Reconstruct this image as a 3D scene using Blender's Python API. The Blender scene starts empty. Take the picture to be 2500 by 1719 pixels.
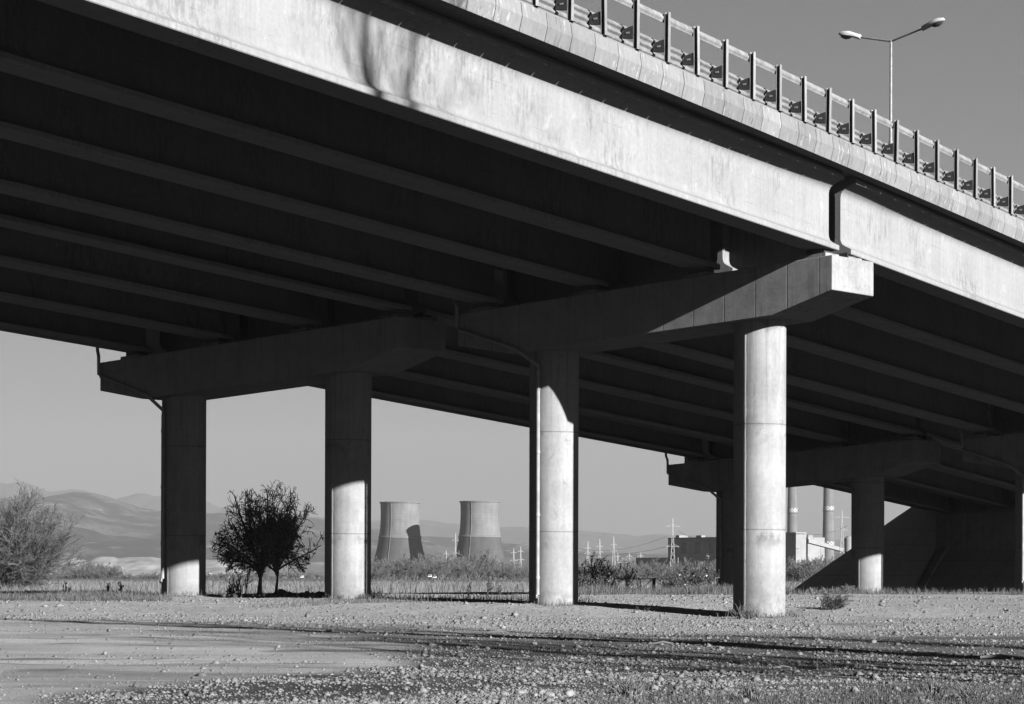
import bpy, bmesh, math, random
import numpy as np
from mathutils import Vector, Matrix
SC = bpy.context.scene
COL = SC.collection
rad = math.radians
# ------------------------------------------------------------------ camera, sky, sun, exposure
CZ = 1.6                                   # eye height; depths and heights below are metres
F_PX, V0 = 6720.0, 1411.1                  # focal length and horizon row in the 2500 x 1719 frame
cam_d = bpy.data.cameras.new("camera"); cam = bpy.data.objects.new("camera", cam_d); COL.objects.link(cam)
cam.location = (0, 0, CZ); cam.rotation_euler = (rad(90), -0.0031, 0)
cam_d.sensor_width = 36.0; cam_d.lens = F_PX / 2500 * 36
cam_d.shift_y = (V0 - 859.5) / 2500
cam_d.clip_start = 0.5; cam_d.clip_end = 60000
SC.camera = cam
SUN_AZ, SUN_EL = 134.4, 19.0               # azimuth from +Y towards +X
world = bpy.data.worlds.new("World"); SC.world = world; world.use_nodes = True
wn = world.node_tree.nodes; wl = world.node_tree.links; wn.clear()
sky = wn.new("ShaderNodeTexSky"); sky.sky_type = 'NISHITA'; sky.sun_disc = False
sky.sun_elevation = rad(SUN_EL); sky.sun_rotation = rad(SUN_AZ); sky.air_density = 1.0; sky.dust_density = 0.6
sep = wn.new("ShaderNodeSeparateColor"); wl.new(sky.outputs[0], sep.inputs[0])   # black-and-white film behind a red-orange filter
m1 = wn.new("ShaderNodeMath"); m1.operation = 'MULTIPLY'; m1.inputs[1].default_value = 0.165; wl.new(sep.outputs[0], m1.inputs[0])
m2 = wn.new("ShaderNodeMath"); m2.operation = 'MULTIPLY_ADD'; m2.inputs[1].default_value = 0.055
wl.new(sep.outputs[1], m2.inputs[0]); wl.new(m1.outputs[0], m2.inputs[2])
bg = wn.new("ShaderNodeBackground"); bg.inputs[1].default_value = 0.05; wl.new(m2.outputs[0], bg.inputs[0])
wo = wn.new("ShaderNodeOutputWorld"); wl.new(bg.outputs[0], wo.inputs[0])
S = Vector((math.sin(rad(SUN_AZ)) * math.cos(rad(SUN_EL)), math.cos(rad(SUN_AZ)) * math.cos(rad(SUN_EL)), math.sin(rad(SUN_EL))))
sun_d = bpy.data.lights.new("sun", 'SUN'); sun_d.energy = 5.0; sun_d.angle = rad(0.53)
sun = bpy.data.objects.new("sun", sun_d); COL.objects.link(sun); sun.rotation_euler = S.to_track_quat('Z', 'Y').to_euler()
SC.view_settings.view_transform = 'Standard'; SC.view_settings.look = 'None'
SC.view_settings.exposure = 1.87; SC.view_settings.gamma = 1.0
SC.cycles.diffuse_bounces = 1; SC.cycles.sample_clamp_indirect = 0.0068; SC.cycles.max_bounces = 6; SC.cycles.volume_bounces = 0
SC.cycles.use_denoising = True

# ------------------------------------------------------------------ helpers
def tag(o, label=None, cat=None, group=None, kind=None):
    if label: o["label"] = label
    if cat: o["category"] = cat
    if group: o["group"] = group
    if kind: o["kind"] = kind
    return o
def empty(name, loc, label=None, cat=None, group=None):
    o = bpy.data.objects.new(name, None); COL.objects.link(o); o.location = loc; o.empty_display_size = 0.2
    return tag(o, label, cat, group)
def link(name, me, mat, parent=None, world_verts=True):
    if mat is not None: me.materials.append(mat)
    o = bpy.data.objects.new(name, me); COL.objects.link(o)
    if parent is not None:
        o.parent = parent
        if world_verts:
            if parent.parent is None: o.matrix_parent_inverse = Matrix.Translation(-parent.location)   # below that the parent already sits at the origin
    return o
def npmesh(name, V, F, smooth=False):
    """V (n,3) floats, F (m,k) ints with constant k"""
    V = np.asarray(V, np.float32); F = np.asarray(F, np.int32)
    me = bpy.data.meshes.new(name); k = F.shape[1]
    me.vertices.add(len(V)); me.vertices.foreach_set("co", V.ravel())
    me.loops.add(F.size); me.loops.foreach_set("vertex_index", F.ravel())
    me.polygons.add(len(F)); me.polygons.foreach_set("loop_start", np.arange(0, F.size, k, dtype=np.int32))
    me.polygons.foreach_set("loop_total", np.full(len(F), k, np.int32))
    if smooth: me.polygons.foreach_set("use_smooth", np.ones(len(F), bool))
    me.update(calc_edges=True)
    return me
class MB:
    def __init__(s): s.v = []; s.f = []
    def add(s, V, F):
        b = len(s.v); s.v += [tuple(p) for p in V]; s.f += [tuple(i + b for i in q) for q in F]; return s
    def hexa(s, P):                        # 8 points: bottom 4 ccw, top 4 ccw
        return s.add(P, [(3, 2, 1, 0), (4, 5, 6, 7), (0, 1, 5, 4), (1, 2, 6, 5), (2, 3, 7, 6), (3, 0, 4, 7)])
    def box(s, x0, x1, y0, y1, z0, z1):
        return s.hexa([(x0, y0, z0), (x1, y0, z0), (x1, y1, z0), (x0, y1, z0), (x0, y0, z1), (x1, y0, z1), (x1, y1, z1), (x0, y1, z1)])
    def loft(s, rings, caps=True):         # list of equal-length closed rings
        n = len(rings[0]); V = [p for r in rings for p in r]; F = []
        for i in range(len(rings) - 1):
            for j in range(n):
                F.append((i * n + j, i * n + (j + 1) % n, (i + 1) * n + (j + 1) % n, (i + 1) * n + j))
        if caps: F.append(tuple(range(n - 1, -1, -1))); F.append(tuple(range((len(rings) - 1) * n, len(rings) * n)))
        return s.add(V, F)
    def tube(s, pts, r, n=8):
        pts = [Vector(p) for p in pts]; rings = []
        for i, p in enumerate(pts):
            d = (pts[min(i + 1, len(pts) - 1)] - pts[max(i - 1, 0)]).normalized()
            u = d.cross(Vector((0, 0, 1)) if abs(d.z) < 0.9 else Vector((0, 1, 0))).normalized(); w = u.cross(d)
            rr = r[i] if isinstance(r, (list, tuple)) else r
            rings.append([p + u * rr * math.cos(2 * math.pi * k / n) + w * rr * math.sin(2 * math.pi * k / n) for k in range(n)])
        return s.loft(rings)
    def lathe(s, c, prof, n=32, caps=True):
        return s.loft([[(c[0] + r * math.cos(2 * math.pi * k / n), c[1] + r * math.sin(2 * math.pi * k / n), z) for k in range(n)] for r, z in prof], caps)
    def build(s, name, mat, parent=None, smooth=False, bevel=0, local=False):
        me = bpy.data.meshes.new(name); me.from_pydata(s.v, [], s.f)
        b = bmesh.new(); b.from_mesh(me); bmesh.ops.recalc_face_normals(b, faces=b.faces[:]); b.to_mesh(me); b.free(); me.update()
        if smooth:
            me.polygons.foreach_set("use_smooth", np.ones(len(me.polygons), bool))
            try: me.set_sharp_from_angle(angle=rad(35))
            except Exception: pass
        o = link(name, me, mat, parent, not local)
        if bevel:
            b = o.modifiers.new("bevel", 'BEVEL'); b.width = bevel; b.segments = 2; b.limit_method = 'ANGLE'
        return o
def tubes(segs, n=4):
    """segs (m,8): p0, p1, r0, r1 -> verts, quads"""
    segs = np.asarray(segs, float); p0, p1, r0, r1 = segs[:, :3], segs[:, 3:6], segs[:, 6], segs[:, 7]
    d = p1 - p0; d /= np.linalg.norm(d, axis=1)[:, None] + 1e-9
    ref = np.where(np.abs(d[:, 2:3]) < 0.9, np.array([[0, 0, 1.]]), np.array([[0, 1., 0]]))
    u = np.cross(d, ref); u /= np.linalg.norm(u, axis=1)[:, None] + 1e-9; w = np.cross(u, d)
    an = 2 * np.pi * np.arange(n) / n
    off = u[:, None, :] * np.cos(an)[None, :, None] + w[:, None, :] * np.sin(an)[None, :, None]
    A = p0[:, None] + off * r0[:, None, None]; B = p1[:, None] + off * r1[:, None, None]
    V = np.concatenate([A, B], 1).reshape(-1, 3); m = len(segs)
    j = np.arange(n); q = np.stack([j, (j + 1) % n, n + (j + 1) % n, n + j], 1)
    F = (np.arange(m)[:, None, None] * 2 * n + q[None]).reshape(-1, 4)
    return V, F
def vnoise(x, y, seed=0):
    x = np.asarray(x, float); y = np.asarray(y, float); xi = np.floor(x).astype(np.int64); yi = np.floor(y).astype(np.int64)
    fx = x - xi; fy = y - yi; fx = fx * fx * (3 - 2 * fx); fy = fy * fy * (3 - 2 * fy)
    def h(a, b):
        n = (a * 374761393 + b * 668265263 + seed * 974711) & 0x7fffffff; n = ((n ^ (n >> 13)) * 1274126177) & 0x7fffffff
        return ((n ^ (n >> 16)) & 0xffff) / 65535.0
    return (h(xi, yi) * (1 - fx) + h(xi + 1, yi) * fx) * (1 - fy) + (h(xi, yi + 1) * (1 - fx) + h(xi + 1, yi + 1) * fx) * fy
def fbm(x, y, seed=0, oct=4):
    t = 0; a = 0.5
    for i in range(oct): t = t + a * vnoise(x, y, seed + i * 17); x = x * 2.03; y = y * 2.03; a *= 0.5
    return t
def sst(a, b, x): t = np.clip((x - a) / (b - a), 0, 1); return t * t * (3 - 2 * t)

# ------------------------------------------------------------------ materials (all neutral greys: a black-and-white photograph)
class NT:
    def __init__(s, name, rough=0.9, spec=0.2):
        s.m = bpy.data.materials.new(name); s.m.use_nodes = True; s.t = s.m.node_tree; s.n = s.t.nodes
        s.b = s.n["Principled BSDF"]; s.b.inputs["Roughness"].default_value = rough; s.b.inputs["Specular IOR Level"].default_value = spec
        s.tc = s.n.new("ShaderNodeTexCoord")
    def l(s, a, b): s.t.links.new(a, b)
    def mp(s, sc=(1, 1, 1), rot=(0, 0, 0)):
        k = s.n.new("ShaderNodeMapping"); k.inputs["Scale"].default_value = sc; k.inputs["Rotation"].default_value = rot
        s.l(s.tc.outputs["Object"], k.inputs[0]); return k.outputs[0]
    def noise(s, scale, detail=4, rough=0.6, vec=None, lo=0.3, hi=0.7, a=0.0, b=1.0):
        k = s.n.new("ShaderNodeTexNoise"); k.inputs["Scale"].default_value = scale; k.inputs["Detail"].default_value = detail; k.inputs["Roughness"].default_value = rough
        s.l(vec if vec is not None else s.tc.outputs["Object"], k.inputs["Vector"])
        return s.mr(k.outputs[0], lo, hi, a, b)
    def mr(s, x, lo, hi, a, b, smooth=False):
        k = s.n.new("ShaderNodeMapRange"); k.clamp = True
        if smooth: k.interpolation_type = 'SMOOTHSTEP'
        for i, v in zip((1, 2, 3, 4), (lo, hi, a, b)): k.inputs[i].default_value = v
        s.l(x, k.inputs[0]); return k.outputs[0]
    def ma(s, op, a, b=None, c=None):
        k = s.n.new("ShaderNodeMath"); k.operation = op
        for i, v in enumerate((a, b, c)):
            if v is None: continue
            if isinstance(v, (int, float)): k.inputs[i].default_value = v
            else: s.l(v, k.inputs[i])
        return k.outputs[0]
    def mul(s, *xs):
        r = xs[0]
        for x in xs[1:]: r = s.ma('MULTIPLY', r, x)
        return r
    def mix(s, f, a, b): return s.ma('ADD', s.ma('MULTIPLY', s.ma('SUBTRACT', 1.0, f), a), s.ma('MULTIPLY', f, b))
    def xyz(s):
        k = s.n.new("ShaderNodeSeparateXYZ"); s.l(s.tc.outputs["Object"], k.inputs[0]); return k.outputs
    def line(s, x, period, width, off=0.0):    # 1 on the joint, 0 elsewhere
        f = s.ma('FRACT', s.ma('DIVIDE', s.ma('ADD', x, off), period)); d = s.ma('ABSOLUTE', s.ma('SUBTRACT', f, 0.5))
        return s.mr(d, 0.5 - width / period, 0.5, 0.0, 1.0)
    def color(s, v):
        if isinstance(v, (int, float)): s.b.inputs["Base Color"].default_value = (v, v, v, 1)
        else:
            k = s.n.new("ShaderNodeCombineColor")
            for i in range(3): s.l(v, k.inputs[i])
            s.l(k.outputs[0], s.b.inputs["Base Color"])
    def bump(s, h, strength=0.3, dist=0.02):
        k = s.n.new("ShaderNodeBump"); k.inputs["Strength"].default_value = strength; k.inputs["Distance"].default_value = dist
        s.l(h, k.inputs["Height"]); s.l(k.outputs[0], s.b.inputs["Normal"])
    def attr(s, name, out=2):
        k = s.n.new("ShaderNodeAttribute"); k.attribute_name = name; return k.outputs[out]
def plain(name, v, rough=0.6, metal=0.0, var=0.25, scale=3.0):
    t = NT(name, rough, 0.3); t.color(t.ma('MULTIPLY', t.noise(scale, 5, a=1 - var, b=1 + var), v)); t.b.inputs["Metallic"].default_value = metal
    return t.m
AX, BX = (0.7872, -0.6167), (0.5029, 0.8643)      # along a pier cap / along the road, as plan vectors
CX = (0.6167, 0.7872)                              # square to a pier cap
def along(t, v):
    x = t.xyz(); return t.ma('ADD', t.ma('MULTIPLY', x[0], v[0]), t.ma('MULTIPLY', x[1], v[1]))
def concrete(name, base, kind):
    t = NT(name, 0.92, 0.15)
    blot = t.noise(0.55, 6, 0.65, lo=0.3, hi=0.7, a=0.9, b=1.08)
    fine = t.noise(9.0, 6, 0.7, lo=0.25, hi=0.75, a=0.88, b=1.1)
    streak = t.noise(1.0, 5, 0.65, vec=t.mp((7, 7, 0.22)), lo=0.3, hi=0.72, a=0.94 if kind == 'girder' else 0.88, b=1.05)
    v = t.mul(blot, fine, streak)
    pits = t.mr(t.noise(34.0, 2, 0.5, lo=0, hi=1), 0.68, 0.74, 1.0, 0.8)
    v = t.mul(v, pits)
    z = t.xyz()[2]
    h = t.noise(18.0, 8, 0.7, lo=0, hi=1)
    if kind == 'column':
        j = t.line(z, 3.02, 0.03, 0.02); v = t.mul(v, t.ma('SUBTRACT', 1.0, t.ma('MULTIPLY', j, 0.45)))
        wet = t.mul(t.line(z, 3.02, 0.45, 0.2), t.noise(1.6, 4, lo=0.52, hi=0.62)); v = t.mul(v, t.ma('SUBTRACT', 1.0, t.ma('MULTIPLY', wet, 0.42)))
        v = t.mul(v, t.mr(t.noise(1.0, 3, 0.5, vec=t.mp((2.0, 2.0, 0.5)), lo=0, hi=1), 0.60, 0.615, 1.0, 0.93))
        oi = t.n.new("ShaderNodeObjectInfo"); splash = t.mul(t.mr(z, .75, 1.75, 1.0, 0.0), t.noise(3.0, 5, .7, lo=.4, hi=.62)); v = t.mul(v, t.ma('SUBTRACT', 1.0, t.ma('MULTIPLY', splash, .4)))
        run = t.mul(t.noise(1.0, 4, .6, vec=t.mp((5, 5, .1)), lo=.52, hi=.64), t.mr(z, 5.2, 9.5, 0.0, 1.0)); v = t.mul(v, t.ma('SUBTRACT', 1.0, t.ma('MULTIPLY', run, .45)))
        crack = t.mul(t.mr(t.ma('ABSOLUTE', t.ma('SUBTRACT', t.noise(1.1, 3, .5, vec=t.mp((1.5, 1.5, .35)), lo=0, hi=1), .5)), 0, .006, 1.0, 0.0), t.noise(.5, 2, lo=.45, hi=.6)); v = t.mul(v, t.ma('SUBTRACT', 1.0, t.ma('MULTIPLY', crack, .25)))
        pour = t.noise(1.0, 3, .6, vec=t.mp((.15, .15, 2.2)), lo=.3, hi=.7, a=.93, b=1.05); v = t.mul(v, pour)
        v = t.mul(v, t.noise(.8, 6, .7, vec=t.mp((1.6, 1.6, .8)), lo=.36, hi=.6, a=.84, b=1.03))
        h = t.ma('SUBTRACT', h, t.ma('MULTIPLY', j, 1.5))
    if kind == 'cap':
        v = t.mul(v, t.noise(1.7, 6, .75, lo=.35, hi=.65, a=.78, b=1.12), t.mr(t.noise(4.0, 4, .7, lo=0, hi=1), .62, .7, 1.0, .72))
        j = t.line(along(t, AX), 1.06, 0.022, 0.3); j2 = t.ma('MULTIPLY', t.line(z, 0.52, 0.015, 0.1), t.noise(0.9, 3, lo=0.45, hi=0.6))
        v = t.mul(v, t.ma('SUBTRACT', 1.0, t.ma('MULTIPLY', j, 0.5)), t.ma('SUBTRACT', 1.0, t.ma('MULTIPLY', j2, 0.25)))
        run = t.mul(t.noise(1.0, 4, 0.6, vec=t.mp((3.4, 3.4, 0.12)), lo=0.56, hi=0.66), t.noise(0.8, 3, lo=0.4, hi=0.65)); v = t.mul(v, t.ma('SUBTRACT', 1.0, t.ma('MULTIPLY', run, 0.4)))
        h = t.ma('SUBTRACT', h, t.ma('MULTIPLY', j, 1.5))
    if kind == 'girder':
        ln = t.ma('ADD', z, t.ma('MULTIPLY', along(t, BX), 0.0445))
        dash = t.mul(t.line(ln, 0.74, 0.012, 0.21), t.noise(1.0, 3, 0.7, vec=t.mp((0.9, 0.9, 3)), lo=0.5, hi=0.62)); v = t.mul(v, t.ma('SUBTRACT', 1.0, t.ma('MULTIPLY', dash, 0.35)))
        rub = t.mr(t.noise(2.2, 5, 0.7, lo=0, hi=1), 0.62, 0.66, 1.0, 1.14); v = t.mul(v, rub)
        grime = t.mul(t.noise(0.35, 4, 0.6, lo=0.5, hi=0.62), t.noise(7.0, 4, 0.8, vec=t.mp((1, 1, 0.3)), lo=0.45, hi=0.6)); v = t.mul(v, t.ma('SUBTRACT', 1.0, t.ma('MULTIPLY', grime, 0.3)))
        form = t.noise(1.0, 2, 0.5, vec=t.mp((13, 13, 0.02)), lo=0.3, hi=0.7, a=0.955, b=1.03); v = t.mul(v, form)
    if kind == 'panel':
        oi = t.n.new("ShaderNodeObjectInfo"); v = t.mul(v, t.mr(oi.outputs["Random"], 0, 1, 0.86, 1.12))
        spots = t.mul(t.mr(t.noise(1.0, 2, 0.5, vec=t.mp((10, 10, 3.0)), lo=0, hi=1), 0.61, 0.64, 0.0, 1.0), t.noise(0.9, 2, lo=0.45, hi=0.55))
        drip = t.mul(t.noise(1.0, 4, 0.7, vec=t.mp((9, 9, 0.3)), lo=0.5, hi=0.7), t.noise(0.6, 3, lo=0.4, hi=0.6))
        v = t.mul(v, t.ma('SUBTRACT', 1.0, t.ma('MULTIPLY', drip, 0.55))); v = t.ma('ADD', v, t.ma('MULTIPLY', spots, 0.5))
    if kind == 'slab':
        j = t.line(along(t, AX), 1.4, 0.03); j2 = t.line(z, 0.9, 0.02); v = t.mul(v, t.ma('SUBTRACT', 1.0, t.ma('MULTIPLY', t.ma('MAXIMUM', j, j2), 0.5)))
    t.color(t.ma('MULTIPLY', v, base)); t.bump(h, 0.25, 0.01)
    return t.m
M_GIRD = concrete("girder_concrete", 0.158, 'girder')
M_CAP = concrete("pier_cap_concrete", 0.185, 'cap')
M_COLU = concrete("column_concrete", 0.195, 'column')
M_PANEL = concrete("parapet_concrete", 0.13, 'panel')
M_DECK = concrete("deck_concrete", 0.125, 'deck')
M_SLAB = concrete("slope_paving_concrete", 0.2, 'slab')
M_PIPE = plain("drain_pipe_plastic", 0.17, 0.5)
_t = NT("galvanised_steel", 0.55, 0.3); _oi = _t.n.new("ShaderNodeObjectInfo")
_t.color(_t.mul(_t.noise(4, 6, .7, a=.55, b=1.3), _t.mr(_oi.outputs["Random"], 0, 1, .75, 1.2), .15)); M_STEEL = _t.m
M_RUST_SHADE = plain("rusted_iron_and_shade", 0.045, 0.9)  # rust on gate and fence; on the spacer blocks shade put into colour
M_RUBBER = plain("bearing_rubber", 0.03, 0.8)
M_BARK = plain("grey_bark", 0.09, 0.95, 0, 0.4, 8)
M_DBARK = plain("dark_bark", 0.035, 0.95, 0, 0.4, 8)
M_TWIG = plain("pale_twigs", 0.12, 0.95, 0, 0.4, 3)
M_BELT = plain("belt_twigs", 0.075, 0.95, 0, 0.4, 3)  # one even tone for the distant tree belts
M_PALETWIG = plain("bush_twigs", 0.075, 0.95, 0, 0.5, 3)  # one even tone for the big bare bush
M_LEAF = plain("dark_leaves", 0.045, 0.6, 0, 0.5, 9)
M_SLEAF = plain("shrub_leaves", 0.07, 0.35, 0, 0.6, 7)
M_STRAW = plain("dry_straw", 0.085, 0.9, 0, 0.5, 1.5)
M_GRASS = plain("short_dry_grass", 0.045, 0.9, 0, 0.5, 2.5)
M_ROCK = plain("limestone_rubble", 0.125, 0.9, 0, 0.3, 6)
M_PEB = plain("gravel_stone", 0.095, 0.9, 0, 0.6, 5)
M_VERGE = plain("rough_grass", 0.06, 0.9, 0, 0.5, 1.5)
M_PEB2 = plain("pale_gravel_stone", 0.115, 0.9, 0, 0.5, 4)
M_PYLON = plain("pylon_steel", 0.27, 0.7, 0, 0.15, 0.5)
M_WIRE = plain("overhead_wire", 0.08, 0.6)
M_WHITE = plain("white_paint", 0.35, 0.5, 0, 0.08)
M_GLASS = plain("dark_glass", 0.03, 0.1)
M_TYRE = plain("tyre_rubber", 0.02, 0.9)

# ------------------------------------------------------------------ road geometry: s across (right, towards the light), t along, z above the eye
OX, OY = 7.1185, 79.24
GR, CF = -0.0445, 0.0667
def W(s, t, z=0.0): return (OX + AX[0] * s + BX[0] * t, OY + AX[1] * s + BX[1] * t, z + CZ)
def edge(t): return 0.015 * t - t * t / 2150 if t < 60 else 0.015 * t - t * t / 2150
def soff(s, t): return 9.235 + GR * t + CF * (s - 2.784)          # underside of the girders, near deck
SPANS = [(-43.2, -0.3), (0.42, 42.6), (43.3, 79.4)]
YAW = [(0.0375, 0.0), (0.0, 0.03), (-0.058, 0.0)]                 # sideways drift per metre, offset
def drift(i, t): return YAW[i][0] * (t - (-0.3 if i == 0 else (0 if i == 1 else 43))) + (0.05 if i == 1 else (0.05 if i == 2 else 0))
BACK_DZ = 0.25
NEAR_G = [2.343, -1.66, -5.66, -9.66]; BACK_G = [-13.31, -17.17, -21.13, -24.91]
HALF = [(0.42, 0.0), (0.44, 0.02), (0.44, 0.14), (0.22, 0.25), (0.14, 0.31), (0.10, 0.40), (0.09, 0.5), (0.09, 0.53), (0.09, 1.59), (0.09, 1.62), (0.105, 1.72), (0.16, 1.81), (0.30, 1.89), (0.45, 1.955), (0.60, 1.98), (0.60, 2.1)]
PROF = HALF + [(-x, z) for x, z in reversed(HALF)]
ORD_N = ["sunlit edge", "second from the sunlit edge", "third from the sunlit edge", "innermost"]
ORD_B = ["innermost", "second from the gap", "third from the gap", "outermost"]
SPN = ["left of the near piers", "between the piers", "next to the embankment"]
for di, (gs, ords, dz, dk) in enumerate(((NEAR_G, ORD_N, 0, "near deck"), (BACK_G, ORD_B, BACK_DZ, "far deck"))):
    for si, (t0, t1) in enumerate(SPANS):
        for gi, s0 in enumerate(gs):
            rings = []
            for t in np.linspace(t0, t1, 9):
                s = s0 + drift(si, t); zb = soff(s, t) + dz
                rings.append([W(s + x, t, zb + z) for x, z in PROF])
            g = MB().loft(rings).build("bridge_girder", M_GIRD, smooth=True)
            tag(g, f"{ords[gi]} girder of the {dk}, {SPN[si]}", "bridge girder", "concrete girders under the two decks")
# decks -------------------------------------------------------------
def deck(s_out, s_in, gs, dz, label, panels):
    root = empty("bridge_deck", W(s_in, 0, soff(s_in, 0) + dz + 2.3), label, "bridge deck")
    ts = np.linspace(-43.3, 80.2, 60); up = []; MBs = MB()
    rings = []
    for t in ts:
        e = edge(t); a, b = s_out + e, s_in + e
        rings.append([W(b, t, soff(b, t) + dz + 2.2), W(a, t, soff(a, t) + dz + 2.2), W(a, t, soff(a, t) + dz + 2.42), W(b, t, soff(b, t) + dz + 2.42)])
    MB().loft(rings).build("deck_slab", M_DECK, root)
    for si, (t0, t1) in enumerate(SPANS):
        for s0 in gs:
            r = []
            for t in np.linspace(t0, t1, 9):
                s = s0 + drift(si, t); z = soff(s, t) + dz
                r.append([W(s - .55, t, z + 2.098), W(s + .55, t, z + 2.098), W(s + .55, t, z + 2.203), W(s - .55, t, z + 2.203)])
            MB().loft(r).build("haunch", M_DECK, root)
        for tq in (t0 + 0.62,):
            for k in range(3):
                sa, sb = gs[k] - 0.085 + drift(si, tq), gs[k + 1] + (0.085 if k < 2 or panels else -1.5) + drift(si, tq)  # extra length added past the outer far girder, blocking a sliver of sky
                P = []
                for zz in (0.06, 2.12):
                    for s, t in ((sb, tq - .15), (sa, tq - .15), (sa, tq + .15), (sb, tq + .15)):
                        P.append(W(s, t, soff(s, t) + dz + zz))
                MB().hexa(P).build("end_diaphragm", M_GIRD, root)
    if panels:
        prof = [(0, 0), (.09, .34), (.045, .66), (-.08, .66), (-.08, .32), (-.34, .09), (-.34, 0)]
        for k in range(66):
            t0 = -42.6 + k * 1.092; t1 = t0 + 1.066
            if t0 > 28: break
            r = []
            for t in (t0, t1):
                e = 3.43 + edge(t); z = soff(2.784, t) + 2.11
                r.append([W(e + x, t, z + q) for x, q in prof])
            MB().loft(r).build("parapet_panel", M_PANEL, root, bevel=0.008)
        r = []
        for t in ts:
            e = 3.345 + edge(t); z = soff(2.784, t)
            r.append([W(e - .75, t, z + 2.425), W(e, t, z + 2.425), W(e, t, z + 2.865), W(e - .75, t, z + 2.865)])
        MB().loft(r).build("kerb", M_DECK, root)
    return root
DECK_N = deck(3.06, -11.62, NEAR_G, 0, "near road deck edged with sunlit precast parapet panels", True)
DECK_B = deck(-11.38, -26.0, BACK_G, BACK_DZ, "far road deck in shadow behind the near one", False)

# guardrail on the near deck
rail = empty("guardrail", W(3.3, 0, soff(3.3, 0) + 2.87), "galvanised guardrail with tall posts along the near deck's edge", "guardrail")
def rail_ring(t, pts):
    e = 3.33 + edge(t); z = soff(2.784, t) + 2.87
    return [W(e + x, t, z + q) for x, q in pts]
def post_mesh():
    b = MB(); w, d, h = 0.06, 0.05, 1.24
    b.box(-w, -w + .012, -d, d, 0, h); b.box(w - .012, w, -d, d, 0, h); b.box(-w + .012, w - .012, d - .012, d, 0, h)
    b.box(-.1, .1, -.09, .09, -.0, .012); return b
def spacer_mesh():
    b = MB(); P = [(-.40, -.05), (-.075, -.05), (-.075, .05), (-.40, .05)]
    b.hexa([(-.40, -.05, .31), (-.075, -.05, .27), (-.075, .05, .27), (-.40, .05, .31), (-.36, -.05, .53), (-.075, -.05, .58), (-.075, .05, .58), (-.36, .05, .53)])
    return b
def slot_mesh():
    return MB().box(-.27, -.17, -.056, -.051, .405, .445)
yaw = math.atan2(AX[1], AX[0])
proto = {}
for k in range(-28, 17):
    t = -11.526 + 1.5585 * (k + 0) + 0.0
    if t > 24: break
    e = 3.33 + edge(t); loc = W(e, t, soff(2.784, t) + 2.867)
    if not proto:
        proto['post'] = post_mesh().build("post", M_STEEL, None, local=True)
        proto['spacer'] = spacer_mesh().build("spacer_block", M_RUST_SHADE, None, local=True)  # near-black colour stands in for the block's shadow side
        proto['slot'] = slot_mesh().build("slot", M_WHITE, None, local=True)
        p, sp, sl = proto['post'], proto['spacer'], proto['slot']
    else:
        p, sp, sl = proto['post'].copy(), proto['spacer'].copy(), proto['slot'].copy()
        for q in (p, sp, sl): COL.objects.link(q)
    for q in (p, sp):
        q.parent = rail; q.location = Vector(loc) - rail.location; q.rotation_euler = (.012 * math.sin(k * 2.7), .010 * math.sin(k * 4.3 + 1), yaw + .03 * math.sin(k * 1.9)) if q is p else (0, 0, yaw)
    sl.parent = sp; sl.location = (0, 0, 0); sl.rotation_euler = (0, 0, 0)
def beam(name, prof, dz, dx):
    r = []
    for t in np.linspace(-43, 34, 52):
        e = 3.33 + edge(t) + dx; z = soff(2.784, t) + 2.867 + dz
        r.append([W(e + x, t, z + q) for x, q in prof])
    return MB().loft(r).build(name, M_STEEL, rail)
def wave(n, h, d):                           # corrugated section as a thin closed strip
    zz = np.linspace(0, h, n * 8 + 1); x = d * 0.5 * (1 - np.cos(zz / h * n * 2 * np.pi)); out = list(zip(x, zz)); back = [(a - .006, b) for a, b in reversed(out)]
    return out + back
beam("hand_rail", wave(1, .2, .05), 1.01, -.125)
beam("guard_beam", wave(3, .5, .075), .18, -.485)

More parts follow.
